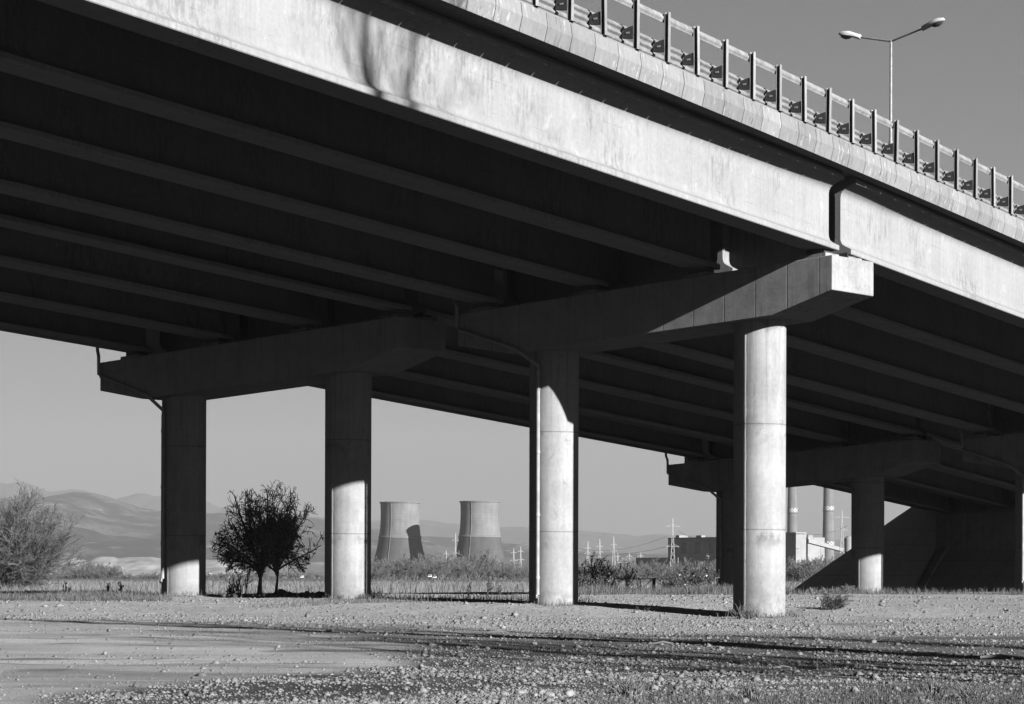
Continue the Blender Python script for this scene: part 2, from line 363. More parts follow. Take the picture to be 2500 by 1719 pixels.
# piers -------------------------------------------------------------
DIA = 1.5
def pier(k, back, label, ground, pipe_ang, zt, cz, cs, width):
    L = 42.95 * k; zz = zt + GR * L
    c0 = 0.05 - 15.836 if back else 0.0; c1 = c0 - 7.436
    root = empty("bridge_pier", W((c0 + c1) / 2, L, ground), label, "bridge pier", "twin-column piers under the decks")
    e0, b0, e1, b1 = c0 + 3.1, c0 + 1.07, c1 - 2.87, c1 - .84
    w = width / 2
    def P(s, q, z):                          # q: square to the cap
        x, y, _ = W(s, L); return (x + CX[0] * q, y + CX[1] * q, zz + z + cs * (s - c0) + CZ)
    out = [(e1, 0), (e0, 0), (e0, -.968), (b0, -1.448), (b1, -1.448), (e1, -.968)]
    cap = MB().loft([[P(s, -w, z) for s, z in out], [P(s, w, z) for s, z in out]])
    cap.build("cap_beam", M_CAP, root, bevel=0.02)
    for i, s in enumerate((c0, c1)):
        x, y, _ = W(s, L); top = zz - 1.44 + cs * (s - c0) + CZ
        n = 64; ring = lambda z, tilt=0: [(x + .75 * math.cos(2 * math.pi * j / n), y + .75 * math.sin(2 * math.pi * j / n), z + (tilt * (AX[0] * math.cos(2 * math.pi * j / n) + AX[1] * math.sin(2 * math.pi * j / n)) * .75)) for j in range(n)]
        col = MB().loft([ring(ground + CZ - 1.2), ring(top - .3), ring(top, cs)]).build("column", M_COLU, root, smooth=True)
        # raised formwork seam down the column
        an = math.atan2(-1, 0) - rad(40); ux, uy = math.cos(an), math.sin(an); tx, ty = -uy, ux
        sm = MB(); r = []
        for z in np.linspace(ground + CZ - .3, top - .3, 40):
            wob = 0.012 * math.sin(z * 5.1) + 0.008 * math.sin(z * 13.7 + i)
            r.append([(x + ux * (.735) + tx * (.075 + wob), y + uy * .735 + ty * (.075 + wob), z), (x + ux * .735 - tx * (.075 + wob), y + uy * .735 - ty * (.075 + wob), z),
                      (x + ux * .764 - tx * (.02 + wob * .3), y + uy * .764 - ty * (.02 + wob * .3), z), (x + ux * .764 + tx * .02, y + uy * .764 + ty * .02, z)])
        sm.loft(r).build("formwork_seam", M_COLU, col)
    gs = BACK_G if back else NEAR_G
    for s0 in gs:                             # plinths and bearings on the cap
        for sgn in (-1, 1):
            q = sgn * .62; s = s0 + .03
            zt0 = 0; pl = MB().hexa([P(s - .42, q - .36, -.03), P(s + .42, q - .36, -.03), P(s + .42, q + .36, -.03), P(s - .42, q + .36, -.03), P(s - .42, q - .36, .12), P(s + .42, q - .36, .12), P(s + .42, q + .36, .12), P(s - .42, q + .36, .12)])
            o = pl.build("bearing_plinth", M_CAP, root)
            MB().hexa([P(s - .3, q - .22, .118), P(s + .3, q - .22, .118), P(s + .3, q + .22, .118), P(s - .3, q + .22, .118), P(s - .3, q - .22, .27), P(s + .3, q - .22, .27), P(s + .3, q + .22, .27), P(s - .3, q + .22, .27)]).build("bearing", M_RUBBER, o)
    # drain pipe: down the cap end, along the haunch, down the outer column
    x, y, _ = W(c1, L); an = math.atan2(-1, 0) + rad(pipe_ang); R = .75 + .09
    px, py = x + R * math.cos(an), y + R * math.sin(an); top = zz - 1.44 + cs * (c1 - c0) + CZ
    f = -w - .09
    pts = [P(e1 + .02 - .18, f + .1, .75), P(e1 + .02 - .16, f + .1, .42), P(e1 + .02, f, .22), P(e1 + .03, f, -.42), P(e1 + .12, f, -.5), P(c1 - .5, f, -1.36), P(c1 - .42, f + .06, -1.46), (px, py, top - .45), (px, py, top - .62), (px, py, ground + CZ + .62), (px - .05, py - .1, ground + CZ + .5)]
    pp = MB().tube(pts, .058, 10).build("drain_pipe", M_PIPE, root, smooth=True)
    for z in np.arange(top - 1.2, ground + CZ + .9, -1.9):
        MB().lathe((px, py), [(.06, z), (.072, z + .005), (.072, z + .09), (.06, z + .095)], 12).build("pipe_clip", M_PIPE, pp)
    return root
pier(0, False, "pier whose cap end and right column stand in full sun", -1.13, -36, 8.80, 0, .0668, 2.247)
pier(0, True, "shaded pier with short sunlit patches low on its columns, left in the view", -.68, -51, 7.99, 0, .0628, 2.36)
pier(1, False, "distant pier cut off by the right edge of the view", -.68, -40, 8.80, 0, .0668, 2.247)
pier(1, True, "distant shaded pier in front of the paved embankment cone", -.68, -45, 7.99, 0, .0628, 2.36)

# abutment and embankment --------------------------------------------
ab = MB()
P = lambda s, t, z: W(s, t, z)
def ztop(s): return soff(s, 80) + 2.1
ab.hexa([P(-27.0, 80.0, -1), P(6, 80.0, -1), P(6, 81.2, -1), P(-27.0, 81.2, -1), P(-27.0, 80.0, ztop(-27)), P(6, 80.0, ztop(6)), P(6, 81.2, ztop(6)), P(-27.0, 81.2, ztop(-27))])
ab.hexa([P(-27.2, 77.9, 1.0), P(6, 77.9, 1.0), P(6, 80.0, 1.0), P(-27.2, 80.0, 1.0), P(-27.2, 77.9, soff(-27, 79) + .02), P(6, 77.9, soff(6, 79) - .25), P(6, 80.0, soff(6, 79) - .25), P(-27.2, 80.0, soff(-27, 79) + .02)])
ab.build("bridge_abutment", M_CAP).name = "bridge_abutment"
tag(bpy.data.objects["bridge_abutment"], "concrete abutment where the girders end at the embankment", "abutment")
A_S, A_T, A_Z = -27.4, 79.0, 5.35
def emb_mesh(fn, s0, s1, ns, t0, t1, nt):
    V = []; F = []
    for i, s in enumerate(np.linspace(s0, s1, ns)):
        for j, t in enumerate(np.linspace(t0, t1, nt)): V.append(W(s, t, fn(s, t)))
    for i in range(ns - 1):
        for j in range(nt - 1): F.append((i * nt + j, (i + 1) * nt + j, (i + 1) * nt + j + 1, i * nt + j + 1))
    return V, F
def cone(s, t):
    ds = max(0.0, A_S - s); dt = max(0.0, A_T - t); return max(A_Z - math.hypot(ds, dt) / 1.5, -1.6)
V, F = emb_mesh(cone, -40, -26.9, 60, 66, 160, 120)
b = MB().add(V, F)
side = [W(-26.9, t, cone(-26.9, t)) for t in np.linspace(66, 160, 120)]; low = [W(-26.9, t, -2.5) for t in np.linspace(66, 160, 120)]
for i in range(119): b.add([side[i], low[i], low[i + 1], side[i + 1]], [(0, 1, 2, 3)])
tag(b.build("embankment", M_SLAB, smooth=True), "paved embankment cone beside the abutment", "embankment", kind="structure")
b = MB().add(*emb_mesh(lambda s, t: max(min(1.9, 1.9 - (78.2 - t) / 1.5), -1.6), -26.7, 9, 40, 68, 80, 40))
tag(b.build("slope_paving", M_SLAB, smooth=True), "paved slope under the end of the bridge", "slope", kind="structure")
b = MB()
for i in range(24):
    t0, t1 = 70 + i * .36, 70 + (i + 1) * .36
    q = lambda t: 1.9 - (78.2 - t) / 1.5
    b.hexa([W(-26.55, t0, q(t0) - .4), W(-26.2, t0, q(t0) - .4), W(-26.2, t1, q(t1) - .4), W(-26.55, t1, q(t1) - .4), W(-26.55, t0, q(t0) + .22), W(-26.2, t0, q(t0) + .22), W(-26.2, t1, q(t1) + .22), W(-26.55, t1, q(t1) + .22)])
tag(b.build("drain_chute", M_SLAB), "raised drainage chute running down the paved slope", "drain chute")

# lamp on the median --------------------------------------------------
def lamp():
    s = -12.0; k = (2171.3 - 1250) / F_PX
    t = (k * (OY + AX[1] * s) - OX - AX[0] * s) / (BX[0] - k * BX[1]); x, y, _ = W(s, t)
    zb = soff(s, t) + BACK_DZ + 2.42 + CZ; za = (V0 + 2.9 - 101.2) / F_PX * y + CZ
    root = empty("street_lamp", (x, y, zb), "tall street lamp with two outstretched arms above the guardrail", "street lamp")
    h = za - zb
    MB().lathe((x, y), [(.10, zb), (.10, zb + h * .35), (.085, zb + h * .36), (.075, za - 5.0), (.09, za - 4.98), (.09, za - 4.3), (.06, za - 4.28), (.05, za + .05)], 12).build("pole", M_STEEL, root, smooth=True)
    for sg in (-1, 1):
        d = Vector((AX[0] * sg, AX[1] * sg, .235)).normalized(); sd = Vector((-AX[1], AX[0], 0)); up = d.cross(sd) * (1 if d.cross(sd).z > 0 else -1)
        o = Vector((x, y, za)); arm = MB().tube([o, o + d * 1.75], .04, 8).build("arm", M_STEEL, root, smooth=True)
        def ring(u, wd, hu, hd): c = o + d * (1.55 + u); return [c + sd * wd * math.cos(a) + up * (hu if math.sin(a) > 0 else hd) * math.sin(a) for a in np.linspace(0, 2 * math.pi, 16, endpoint=False)]
        hd = MB().loft([ring(0, .08, .07, .08), ring(.05, .12, .12, .10), ring(.35, .15, .16, .06), ring(.65, .20, .21, .05), ring(.92, .18, .17, .04), ring(1.08, .12, .11, .03), ring(1.14, .03, .02, .01)]).build("lamp_head", M_WHITE, arm, smooth=True)
        MB().loft([ring(.5, .06, .0, .08), ring(.58, .12, .0, .14), ring(.75, .15, .0, .18), ring(.94, .11, .0, .14), ring(1.04, .04, .0, .07)]).build("lens", M_GLASS, arm, smooth=True)
lamp()
#PART2 ------------------------------------------------------------------ ground
def at(u, v, Y): return ((u - 1250) / F_PX * Y, Y, (V0 + .0031 * (u - 1250) - v) / F_PX * Y + CZ)
def s_of(X, Y): return ((X - OX) * BX[1] - (Y - OY) * BX[0]) / (AX[0] * BX[1] - AX[1] * BX[0])
def zg(X, Y, fine=True):
    X = np.asarray(X, float); Y = np.asarray(Y, float)
    z = np.interp(Y, [-200, 30, 45, 57, 70, 79, 84, 90, 96], [-1.62, -1.6, -1.45, -1.2, -1.12, -1.1, -.80, -.68, -.65])
    s = s_of(X, Y)
    z = z - .38 * sst(0, 7, -28.5 - s) * sst(99, 108, Y)
    z = z + .72 * sst(415, 425, Y) * (1 - sst(440, 460, Y)) * 1.0 + .3 * sst(440, 900, Y)
    if fine:
        n = 1 - sst(300, 600, np.abs(X) + Y)
        for k in (0, 1):
            for q in (0.0, -7.436, -15.786, -23.222):
                cx, cy = OX + AX[0] * q + BX[0] * 42.95 * k, OY + AX[1] * q + BX[1] * 42.95 * k
                d = np.hypot(X - cx, Y - cy); z = z + (.15 * fbm(X * 2.3, Y * 2.3, 7 + k, 3) - .035) * np.exp(-(np.maximum(d - .7, 0) / .38) ** 2)
        z = z + ruts(X, Y) * -.05
        z = z + n * (.16 * (fbm(X / 6, Y / 6, 3, 3) - .45) + .055 * (fbm(X / .9, Y / .9, 5, 3) - .45) * sst(28, 40, Y))
    return z
def ruts(X, Y):                              # wheel ruts curving over the waste ground
    r = np.hypot(X + 9, Y - 66); w = 0
    for q, p in ((17.5, 0), (19.2, 0), (23.4, 1), (25.1, 1), (12.2, 2)):
        w = np.maximum(w, np.exp(-((r - q - 1.2 * (fbm(X / 7, Y / 7, 80 + p, 2) - .5)) / .16) ** 2) * sst(.38, .55, fbm(X / 4, Y / 4, 85 + p, 2)))
    return w
def track(X, Y):                             # worn dirt track in the left foreground
    edge_x = np.interp(Y, [20, 34, 40, 45, 52, 60, 70], [-8.5, -5.9, -4.0, -1.9, -1.6, -4.2, -9]) + 1.6 * (fbm(X / 3, Y / 3, 11, 3) - .45)
    return sst(-.6, .6, edge_x - X) * sst(20, 30, Y) * (1 - sst(66, 74, Y + 3 * (fbm(X / 4, Y / 4, 12, 2) - .5)))
def gravel(X, Y):                            # pale stony spoil round the near piers
    return sst(54, 63, Y + 7 * (fbm(X / 5, Y / 5, 13, 3) - .5)) * (1 - .75 * sst(-29.5, -33, s_of(X, Y)) * sst(95, 105, Y)) * (1 - sst(150, 170, Y))
def grassy(X, Y):
    g = sst(.52, .62, fbm(X / 2.2, Y / 2.2, 21, 4)) * sst(6, 9, X) * sst(58, 64, Y) * (1 - sst(74, 80, Y))
    return g
xs = np.concatenate([-np.geomspace(15000, 26, 40), np.arange(-25.4, 25.5, .17), np.geomspace(26, 15000, 40)])
ys = np.concatenate([np.linspace(-120, 27, 40), np.arange(28, 62, .17), np.arange(62, 130, .24), np.geomspace(131, 16500, 70)])
GX, GY = np.meshgrid(xs, ys); GZ = zg(GX, GY) + CZ
tk, gv, gr = track(GX, GY), gravel(GX, GY), grassy(GX, GY)
wet = sst(.56, .64, fbm(GX / 3.5, GY / .9, 31, 4)) * tk * sst(40, 44, GY) * (1 - sst(52, 60, GY))
tone = .08 * (.62 + .8 * fbm(GX / 1.7, GY / 1.7, 41, 4)) * (1.12 - .45 * sst(.5, .62, fbm(GX / 4, GY / 4, 46, 4)))
tone = tone * (1 - gv) + gv * (.265 + .11 * (fbm(GX / 3, GY / 3, 42, 4) - .45))
tone = tone * (1 - tk) + tk * (.21 + .10 * (fbm(GX / 5, GY / 1.6, 43, 4) - .45))
tone = tone * (1 - .55 * wet) * (1 - .35 * gr) * (1 - .42 * ruts(GX, GY)) * (1 + .22 * sst(.5, .62, fbm(GX / 7, GY / 2.2, 86, 4)) * tk - .25 * sst(.52, .62, fbm(GX / 5, GY / 1.8, 87, 4)) * tk)
farm = sst(103, 112, GY) * sst(-27, -32, s_of(GX, GY)); farm = np.maximum(farm, sst(160, 190, GY))
tone = tone * (1 - farm) + farm * (.09 + .09 * (fbm(GX / 260, GY / 160, 44, 4) - .45))
rough = (1 - .8 * tk) * (1 - farm)
nr, nc = GX.shape; idx = np.arange(nr * nc).reshape(nr, nc)
Fq = np.stack([idx[:-1, :-1], idx[:-1, 1:], idx[1:, 1:], idx[1:, :-1]], -1).reshape(-1, 4)
me = npmesh("ground", np.stack([GX, GY, GZ], -1).reshape(-1, 3), Fq, True)
for nm, arr in (("tone", tone), ("relief", rough)):
    a = me.attributes.new(nm, 'FLOAT', 'POINT'); a.data.foreach_set("value", arr.ravel().astype(np.float32))
t = NT("stony_ground", 0.95, 0.1)
pep = t.mix(t.attr("relief"), t.noise(14, 5, .75, lo=.25, hi=.75, a=.9, b=1.1), t.noise(14, 5, .85, lo=.32, hi=.68, a=.45, b=1.5))
pep2 = t.mix(t.attr("relief"), 1.0, t.noise(4.5, 4, .8, lo=.32, hi=.68, a=.7, b=1.28))
t.color(t.mul(t.attr("tone"), pep, pep2))
hh = t.mul(t.ma('ADD', t.noise(9, 8, .75, lo=0, hi=1), t.noise(28, 4, .7, lo=0, hi=.6)), t.mr(t.attr("relief"), 0, 1, .25, 1.0))
t.bump(hh, 0.9, 0.09)
tag(link("ground", me, t.m), "stony waste ground running out to flat fields", "ground", kind="structure")
RNG = np.random.default_rng(7)

def view_points(n, y0, y1, power=2.0, half=.2):
    """random ground points in the visible wedge, as dense on the picture as the power says"""
    q = RNG.random(n); p = 1 - power
    Y = (y0 ** p + q * (y1 ** p - y0 ** p)) ** (1 / p) if abs(p) > 1e-6 else y0 * (y1 / y0) ** q
    return (RNG.random(n) * 2 - 1) * half * Y, Y
# stones: many small deformed octahedra -------------------------------
def stones(name, X, Y, size, mat, label, cat, flat=.65):
    n = len(X); base = np.array([[1, 0, 0], [0, 1, 0], [-1, 0, 0], [0, -1, 0], [0, 0, 1], [0, 0, -1]], float)
    V = base[None] * (1 + .6 * (RNG.random((n, 6, 3)) - .5)) + .35 * (RNG.random((n, 6, 3)) - .5)
    a = RNG.random(n) * 6.283; c, s_ = np.cos(a), np.sin(a); x = V[..., 0] * c[:, None] - V[..., 1] * s_[:, None]; y = V[..., 0] * s_[:, None] + V[..., 1] * c[:, None]
    V = np.stack([x, y * (.7 + .3 * RNG.random(n))[:, None], V[..., 2] * flat], -1) * size[:, None, None]
    V = V + np.stack([X, Y, zg(X, Y) + CZ + size * .15], -1)[:, None]
    tri = np.array([[0, 1, 4], [1, 2, 4], [2, 3, 4], [3, 0, 4], [1, 0, 5], [2, 1, 5], [3, 2, 5], [0, 3, 5]])
    F = (np.arange(n)[:, None, None] * 6 + tri[None]).reshape(-1, 3)
    return tag(link(name, npmesh(name, V.reshape(-1, 3), F), mat), label, cat, kind="stuff")
X, Y = view_points(190000, 31, 104, 2.3); dens = (.25 + 1.5 * sst(.36, .66, fbm(X / 1.6, Y / 1.6, 78, 4))) * (.12 + .88 * gravel(X, Y) * .75 + .5 * (Y < 55)) * (1 - .88 * track(X, Y)) * (1 - .8 * sst(-30, -32, s_of(X, Y)))
k = RNG.random(len(X)) < dens; X, Y = X[k], Y[k]
sz = np.clip(np.exp(RNG.normal(-4.35, .6, len(X))) * (.75 + Y / 160), .006, .085)
stones("gravel", X, Y, sz, M_PEB, "loose gravel and pebbles strewn over the waste ground", "gravel")

X, Y = view_points(60000, 31, 104, 2.2); k = RNG.random(len(X)) < (.10 + .9 * gravel(X, Y)) * (1 - .9 * track(X, Y)) * (1 - .8 * sst(-30, -32, s_of(X, Y))) * sst(.3, .6, fbm(X / 2, Y / 3, 77, 3)); X, Y = X[k], Y[k]
stones("pale_gravel", X, Y, np.clip(np.exp(RNG.normal(-3.9, .5, len(X))) * (.6 + Y / 150), .008, .1), M_PEB2, "pale coarse stones scattered over the spoil round the piers", "gravel", .8)
# grass: bent blades ---------------------------------------------------
def blades(name, X, Y, h, w, mat, label, cat, lean=.35):
    n = len(X); a = RNG.random(n) * 6.283; l = lean * RNG.random(n) ** .7 * h; b = RNG.random(n) * 6.283
    z = zg(X, Y) + CZ - .02; dx, dy = np.cos(a) * w, np.sin(a) * w; lx, ly = np.cos(b) * l, np.sin(b) * l
    pt = lambda fx, fl, fh: np.stack([X + dx * fx + lx * fl, Y + dy * fx + ly * fl, z + h * fh], -1)
    V = np.stack([pt(-1, 0, 0), pt(1, 0, 0), pt(.75, .3, .6), pt(-.75, .3, .6), pt(0, 1, 1 - .3 * lean)], 1)
    q = np.arange(n)[:, None] * 5; F = np.concatenate([q + np.array([[0, 1, 2]]), q + np.array([[0, 2, 3]]), q + np.array([[3, 2, 4]])])
    return tag(link(name, npmesh(name, V.reshape(-1, 3), F), mat), label, cat, kind="stuff")
def clump(X, Y, n, r):
    k = RNG.integers(0, len(X), n); a = RNG.random(n) * 6.283; q = r * np.sqrt(RNG.random(n)); return X[k] + np.cos(a) * q, Y[k] + np.sin(a) * q
# far field of dry stalks
X, Y = view_points(85000, 104, 410, 1.5, .21); k = (s_of(X, Y) < -29.5) & (RNG.random(len(X)) < .4 + fbm(X / 9, Y / 9, 51, 3)); X, Y = X[k], Y[k]
blades("field_grass", X, Y, (.4 + .55 * RNG.random(len(X))) * (.6 + .7 * fbm(X / 5, Y / 12, 52, 3)) * (.2 + .8 * np.maximum(sst(-50, -58, s_of(X, Y)), sst(170, 190, Y))), .009 * Y / 100, M_STRAW, "dry stubble and reeds filling the flat field beyond the piers", "field grass")
# grass near: left verge, mound between the piers, fringe under the far spans, foreground right
pts = []
HS = []
for k_, q_, n_ in ((0, 0.0, 500), (0, -7.436, 420), (0, -15.786, 900), (0, -23.222, 260), (1, -15.786, 500), (1, -23.222, 500), (1, -7.436, 300)):
    cx, cy = OX + AX[0] * q_ + BX[0] * 42.95 * k_, OY + AX[1] * q_ + BX[1] * 42.95 * k_
    a = RNG.random(n_) * 6.283; rr_ = .8 + .55 * RNG.random(n_) ** 1.8; a = np.where(vnoise(a * 2.2, a * 0 + q_, 5) > .42, a, a * .35 - 2.2)
    pts.append((cx + rr_ * np.cos(a), cy + rr_ * np.sin(a))); HS.append(np.full(n_, .9))
def patch(n, u0, u1, Y0, Y1, hs, f):
    Y = Y0 + (Y1 - Y0) * RNG.random(n); u = u0 + (u1 - u0) * RNG.random(n); X = (u - 1250) / F_PX * Y
    k = f(u, Y, X); X, Y = X[k], Y[k]; pts.append((X, Y)); HS.append(np.full(len(X), hs))
patch(30000, -60, 420, 86, 101, .8, lambda u, Y, X: RNG.random(len(u)) < sst(420, 150, u + (Y - 93) * 14 - 60) )
patch(8500, 600, 1300, 80.5, 90, .95, lambda u, Y, X: (np.abs((Y - 82) - 6.5 * sst(600, 1000, u)) < .4 + 2.6 * sst(600, 900, u)) & (RNG.random(len(u)) < .35 + fbm(X / 1.5, Y / 1.5, 61, 3)))
patch(36000, 1405, 1800, 104, 119, 1.7, lambda u, Y, X: RNG.random(len(u)) < sst(103, 108, Y) * np.where((u > 1485) & (u < 1605), .25, 1.0) * (.35 + fbm(X / 1.3, Y / 1.3, 67, 3)))
patch(16000, 1920, 2560, 116, 126, 1.3, lambda u, Y, X: RNG.random(len(u)) < .15 + .85 * sst(.5, .6, fbm(X / 2, Y / 2, 62, 3)))
X = np.concatenate([p[0] for p in pts]); Y = np.concatenate([p[1] for p in pts])
blades("verge_grass", X, Y, (.06 + .32 * RNG.random(len(X)) ** 2) * (.4 + 1.1 * fbm(X / 1.2, Y / 1.2, 66, 3)) * np.concatenate(HS), .005 + .004 * RNG.random(len(X)), M_VERGE, "rough dry grass along the edges of the stony ground", "grass", .6)
X, Y = view_points(110000, 31, 60, 2.6); g = sst(.47, .57, fbm(X / 1.4, Y / 2.2, 63, 4)) * sst(-4.5, 1.0, X + .10 * (45 - Y)) * (1 - .9 * track(X, Y)) ; g = np.maximum(g * .8, .9 * sst(38.5, 34.5, Y) * sst(-.5, 3, X))
k = RNG.random(len(X)) < g; X, Y = X[k], Y[k]
X2, Y2 = view_points(14000, 57, 78, 1.5); k = RNG.random(len(X2)) < grassy(X2, Y2) * .9 + .04; X, Y = np.concatenate([X, X2[k]]), np.concatenate([Y, Y2[k]])
blades("short_grass", X, Y, .03 + .07 * RNG.random(len(X)) ** 2 + .05 * (Y < 37), .0035 + .002 * RNG.random(len(X)), M_GRASS, "thin short grass over the foreground gravel at the right", "grass", .8)

# ------------------------------------------------------------------ trees and bushes
def grow(rng, p, d, L, r, lev, spec, segs, tips):
    """spec[lev] = (segments, wander, lift, children per segment, first child at, angle, length ratio, radius ratio)"""
    n, wan, lift, kids, first, ang, lr, rr = spec[lev]; st = L / n; p = np.array(p, float); d = np.array(d, float)
    for i in range(n):
        d = d + rng.normal(0, wan, 3) + np.array([0, 0, lift]); d /= np.linalg.norm(d); q = p + d * st
        ra, rb = r * (1 - .75 * i / n), r * (1 - .75 * (i + 1) / n)
        segs.append((*p, *q, ra, rb, lev)); p = q
        if lev + 1 < len(spec) and (i + 1) / n >= first:
            c = int(kids) + (rng.random() < kids - int(kids))
            for _ in range(c):
                ax = rng.normal(0, 1, 3); ax -= ax @ d * d; ax /= np.linalg.norm(ax) + 1e-9; a = ang * (.6 + .8 * rng.random())
                grow(rng, p, d * math.cos(a) + ax * math.sin(a), L * lr * (1 - .5 * i / n) * (.6 + .7 * rng.random()), rb * rr + 1e-4, lev + 1, spec, segs, tips)
    tips.append((*p, *d, lev))
def split(segs, lv): a = np.array(segs); return a[a[:, 8] < lv], a[a[:, 8] >= lv]
def leafmesh(name, C, size, elong, droop, rng):
    n = len(C); a = rng.random(n) * 6.283; e = rng.normal(0, .6, n) - droop
    d = np.stack([np.cos(a) * np.cos(e), np.sin(a) * np.cos(e), np.sin(e)], -1); ref = rng.normal(0, 1, (n, 3)); u = np.cross(d, ref); u /= np.linalg.norm(u, axis=1)[:, None]
    L = (size * (.5 + rng.random(n)))[:, None]; w = L * elong
    V = np.stack([C, C + d * L * .5 + u * w, C + d * L, C + d * L * .5 - u * w], 1).reshape(-1, 3)
    return npmesh(name, V, np.arange(n * 4).reshape(-1, 4))
def tree_obj(name, segs, lv, base, label, cat, mt, mc, group=None, nt=6, nc=3, rmin=0.0, leaves=None, ml=None, rot=0):
    root = empty(name, base, label, cat, group); root.rotation_euler = (0, 0, rot)
    A, B = split(segs, lv); B[:, 6:8] = np.maximum(B[:, 6:8], rmin)
    link("trunk", npmesh("trunk", *tubes(A[:, :8], nt), True), mt, root, False)
    link("branches", npmesh("branches", *tubes(B[:, :8], nc)), mc, root, False)
    if leaves is not None: link("foliage", leaves, ml, root, False)
    return root
def gz(x, y): return float(zg(np.array([x]), np.array([y]))[0]) + CZ
# the leafy little tree beyond the piers
rng = np.random.default_rng(21); segs = []; tips = []
spec = [(3, .05, 0, 2.6, .66, .55, 2.2, .62), (8, .10, .0, 1.5, .25, .8, .48, .5), (5, .14, -.02, 1.7, .2, .8, .5, .6), (4, .16, -.02, 0, 1, .7, .5, .5)]
for bx, by, L, r, lean in ((0, 0, .95, .13, -.02), (.62, .25, 1.0, .085, .12)):
    grow(rng, (bx, by, -.2), (lean, 0, 1), L, r, 0, spec, segs, tips)
    for k in range(11):
        a = k / 11 * 6.28 + rng.random(); tilt = .35 + 1.0 * rng.random()
        grow(rng, (bx + .02, by, .55 + .3 * rng.random()), (math.cos(a) * math.sin(tilt), math.sin(a) * math.sin(tilt), math.cos(tilt)), 2.0 + .45 * rng.random(), r * .5, 1, spec, segs, tips)
for k in range(10):
    a = k / 10 * 6.28 + rng.random(); tilt = 1.05 + .4 * rng.random()
    grow(rng, (.05, 0, .75 + .45 * rng.random()), (math.cos(a) * math.sin(tilt), math.sin(a) * math.sin(tilt), math.cos(tilt)), 1.7 + .6 * rng.random(), .035, 1, spec, segs, tips)
sg = np.array(segs); top = np.percentile(sg[:, 5], 99.7); ctr = .3; wid = np.percentile(np.abs(sg[:, 3] - ctr), 99.3)
scl = np.array([2.02 / wid, 2.02 / wid, 4.25 / top]); sg[:, :3] = (sg[:, :3] - [ctr, 0, 0]) * scl; sg[:, 3:6] = (sg[:, 3:6] - [ctr, 0, 0]) * scl
wob = .16 * np.sin(sg[:, 3] * 3.1 + sg[:, 5] * 2.3) + .1 * rng.random(len(sg))
sg[:, [0, 1, 3, 4]] *= 1.22
keep = (sg[:, 8] < 1) | (((np.hypot(sg[:, 3], sg[:, 4] * .8) / 2.08) ** 2.2 + (np.abs(sg[:, 5] - 2.05) / np.where(sg[:, 5] > 2.05, 2.3, 1.45)) ** 2.2 < 1 - wob) & ((sg[:, 5] > .62) | (np.hypot(sg[:, 3], sg[:, 4]) < .5)))
sg = sg[keep]
fine = sg[sg[:, 8] >= 2]; pick = rng.integers(0, len(fine), 8500); mid = fine[pick, :3] + (fine[pick, 3:6] - fine[pick, :3]) * rng.random((8500, 1)); 
dens = np.clip(1.15 - sst(1.9, 3.6, mid[:, 2]) * 1.1, .03, 1) * (.25 + 1.1 * sst(.4, .6, fbm(mid[:, 0] * 1.6 + 9, mid[:, 2] * 1.6, 71, 3))) * sst(.35, .75, mid[:, 2])
mid = mid[rng.random(len(mid)) < dens] + rng.normal(0, .03, (int((rng.random(1) * 0).sum()) or 1, 3))
bxy = at(652, 1447, 104); 
tree_obj("leafy_tree", sg, 1, (bxy[0], 104, gz(bxy[0], 104)), "small dark tree with sparse drooping leaves between the shaded columns", "tree", M_DBARK, M_DBARK, nt=7, nc=4, rmin=.009, leaves=leafmesh("foliage", mid, .14, .17, .45, rng), ml=M_LEAF)

def bush(name, u, v_top, Y, width, stems, seed, label, cat, mat, spec=None, tilt=.9, group=None, leaves=0, lsize=.06, rmin=.007, lean=(0, 0), ml=None):
    rng = np.random.default_rng(seed); x = (u - 1250) / F_PX * Y; zb = gz(x, Y); H = max(.15, at(u, v_top, Y)[2] - zb); segs = []; tips = []
    spec = spec or [(6, .07, .03, 1.0, .3, .5, .5, .6), (5, .1, .05, 1.3, .2, .55, .45, .65), (3, .12, .04, 0, 1, .5, .5, .5)]
    for k in range(stems):
        a = rng.random() * 6.283; q = tilt * math.sqrt(rng.random()); 
        grow(rng, (rng.normal(0, width * .07), rng.normal(0, width * .07), -.05), (math.cos(a) * math.sin(q) + lean[0], math.sin(a) * math.sin(q) + lean[1], math.cos(q)), H * (.7 + .4 * rng.random()) * (1 - .2 * q), .012 + .006 * H, 0, spec, segs, tips)
    sg = np.array(segs); top = np.percentile(sg[:, 5], 99.5); w = np.percentile(np.abs(sg[:, 3]), 99); f = np.array([width / 2 / w, width / 2 / w, H / top]); sg[:, :3] *= f; sg[:, 3:6] *= f
    root = empty(name, (x, Y, zb), label, cat, group); sg[:, 6:8] = np.maximum(sg[:, 6:8], rmin)
    A, B = split(sg, 1)
    link("stems", npmesh("stems", *tubes(A[:, :8], 4)), mat, root, False); link("twigs", npmesh("twigs", *tubes(B[:, :8], 3)), mat, root, False)
    if leaves:
        pk = rng.integers(0, len(B), leaves); C = B[pk, :3] + (B[pk, 3:6] - B[pk, :3]) * rng.random((leaves, 1)); C = C[C[:, 2] > H * .15]
        link("foliage", leafmesh("foliage", C, lsize, .3, 0, rng), ml or M_SLEAF, root, False)
    return root
bush("bare_bush", 2, 1207, 160, 8.2, 210, 5, "big dense leafless bush at the left edge of the view", "bush", M_PALETWIG, tilt=1.15, rmin=.011,
     spec=[(7, .08, .02, 2.2, .12, .5, .34, .6), (5, .12, .03, 2.0, .2, .55, .5, .7), (3, .14, .03, 0, 1, .5, .5, .5)])
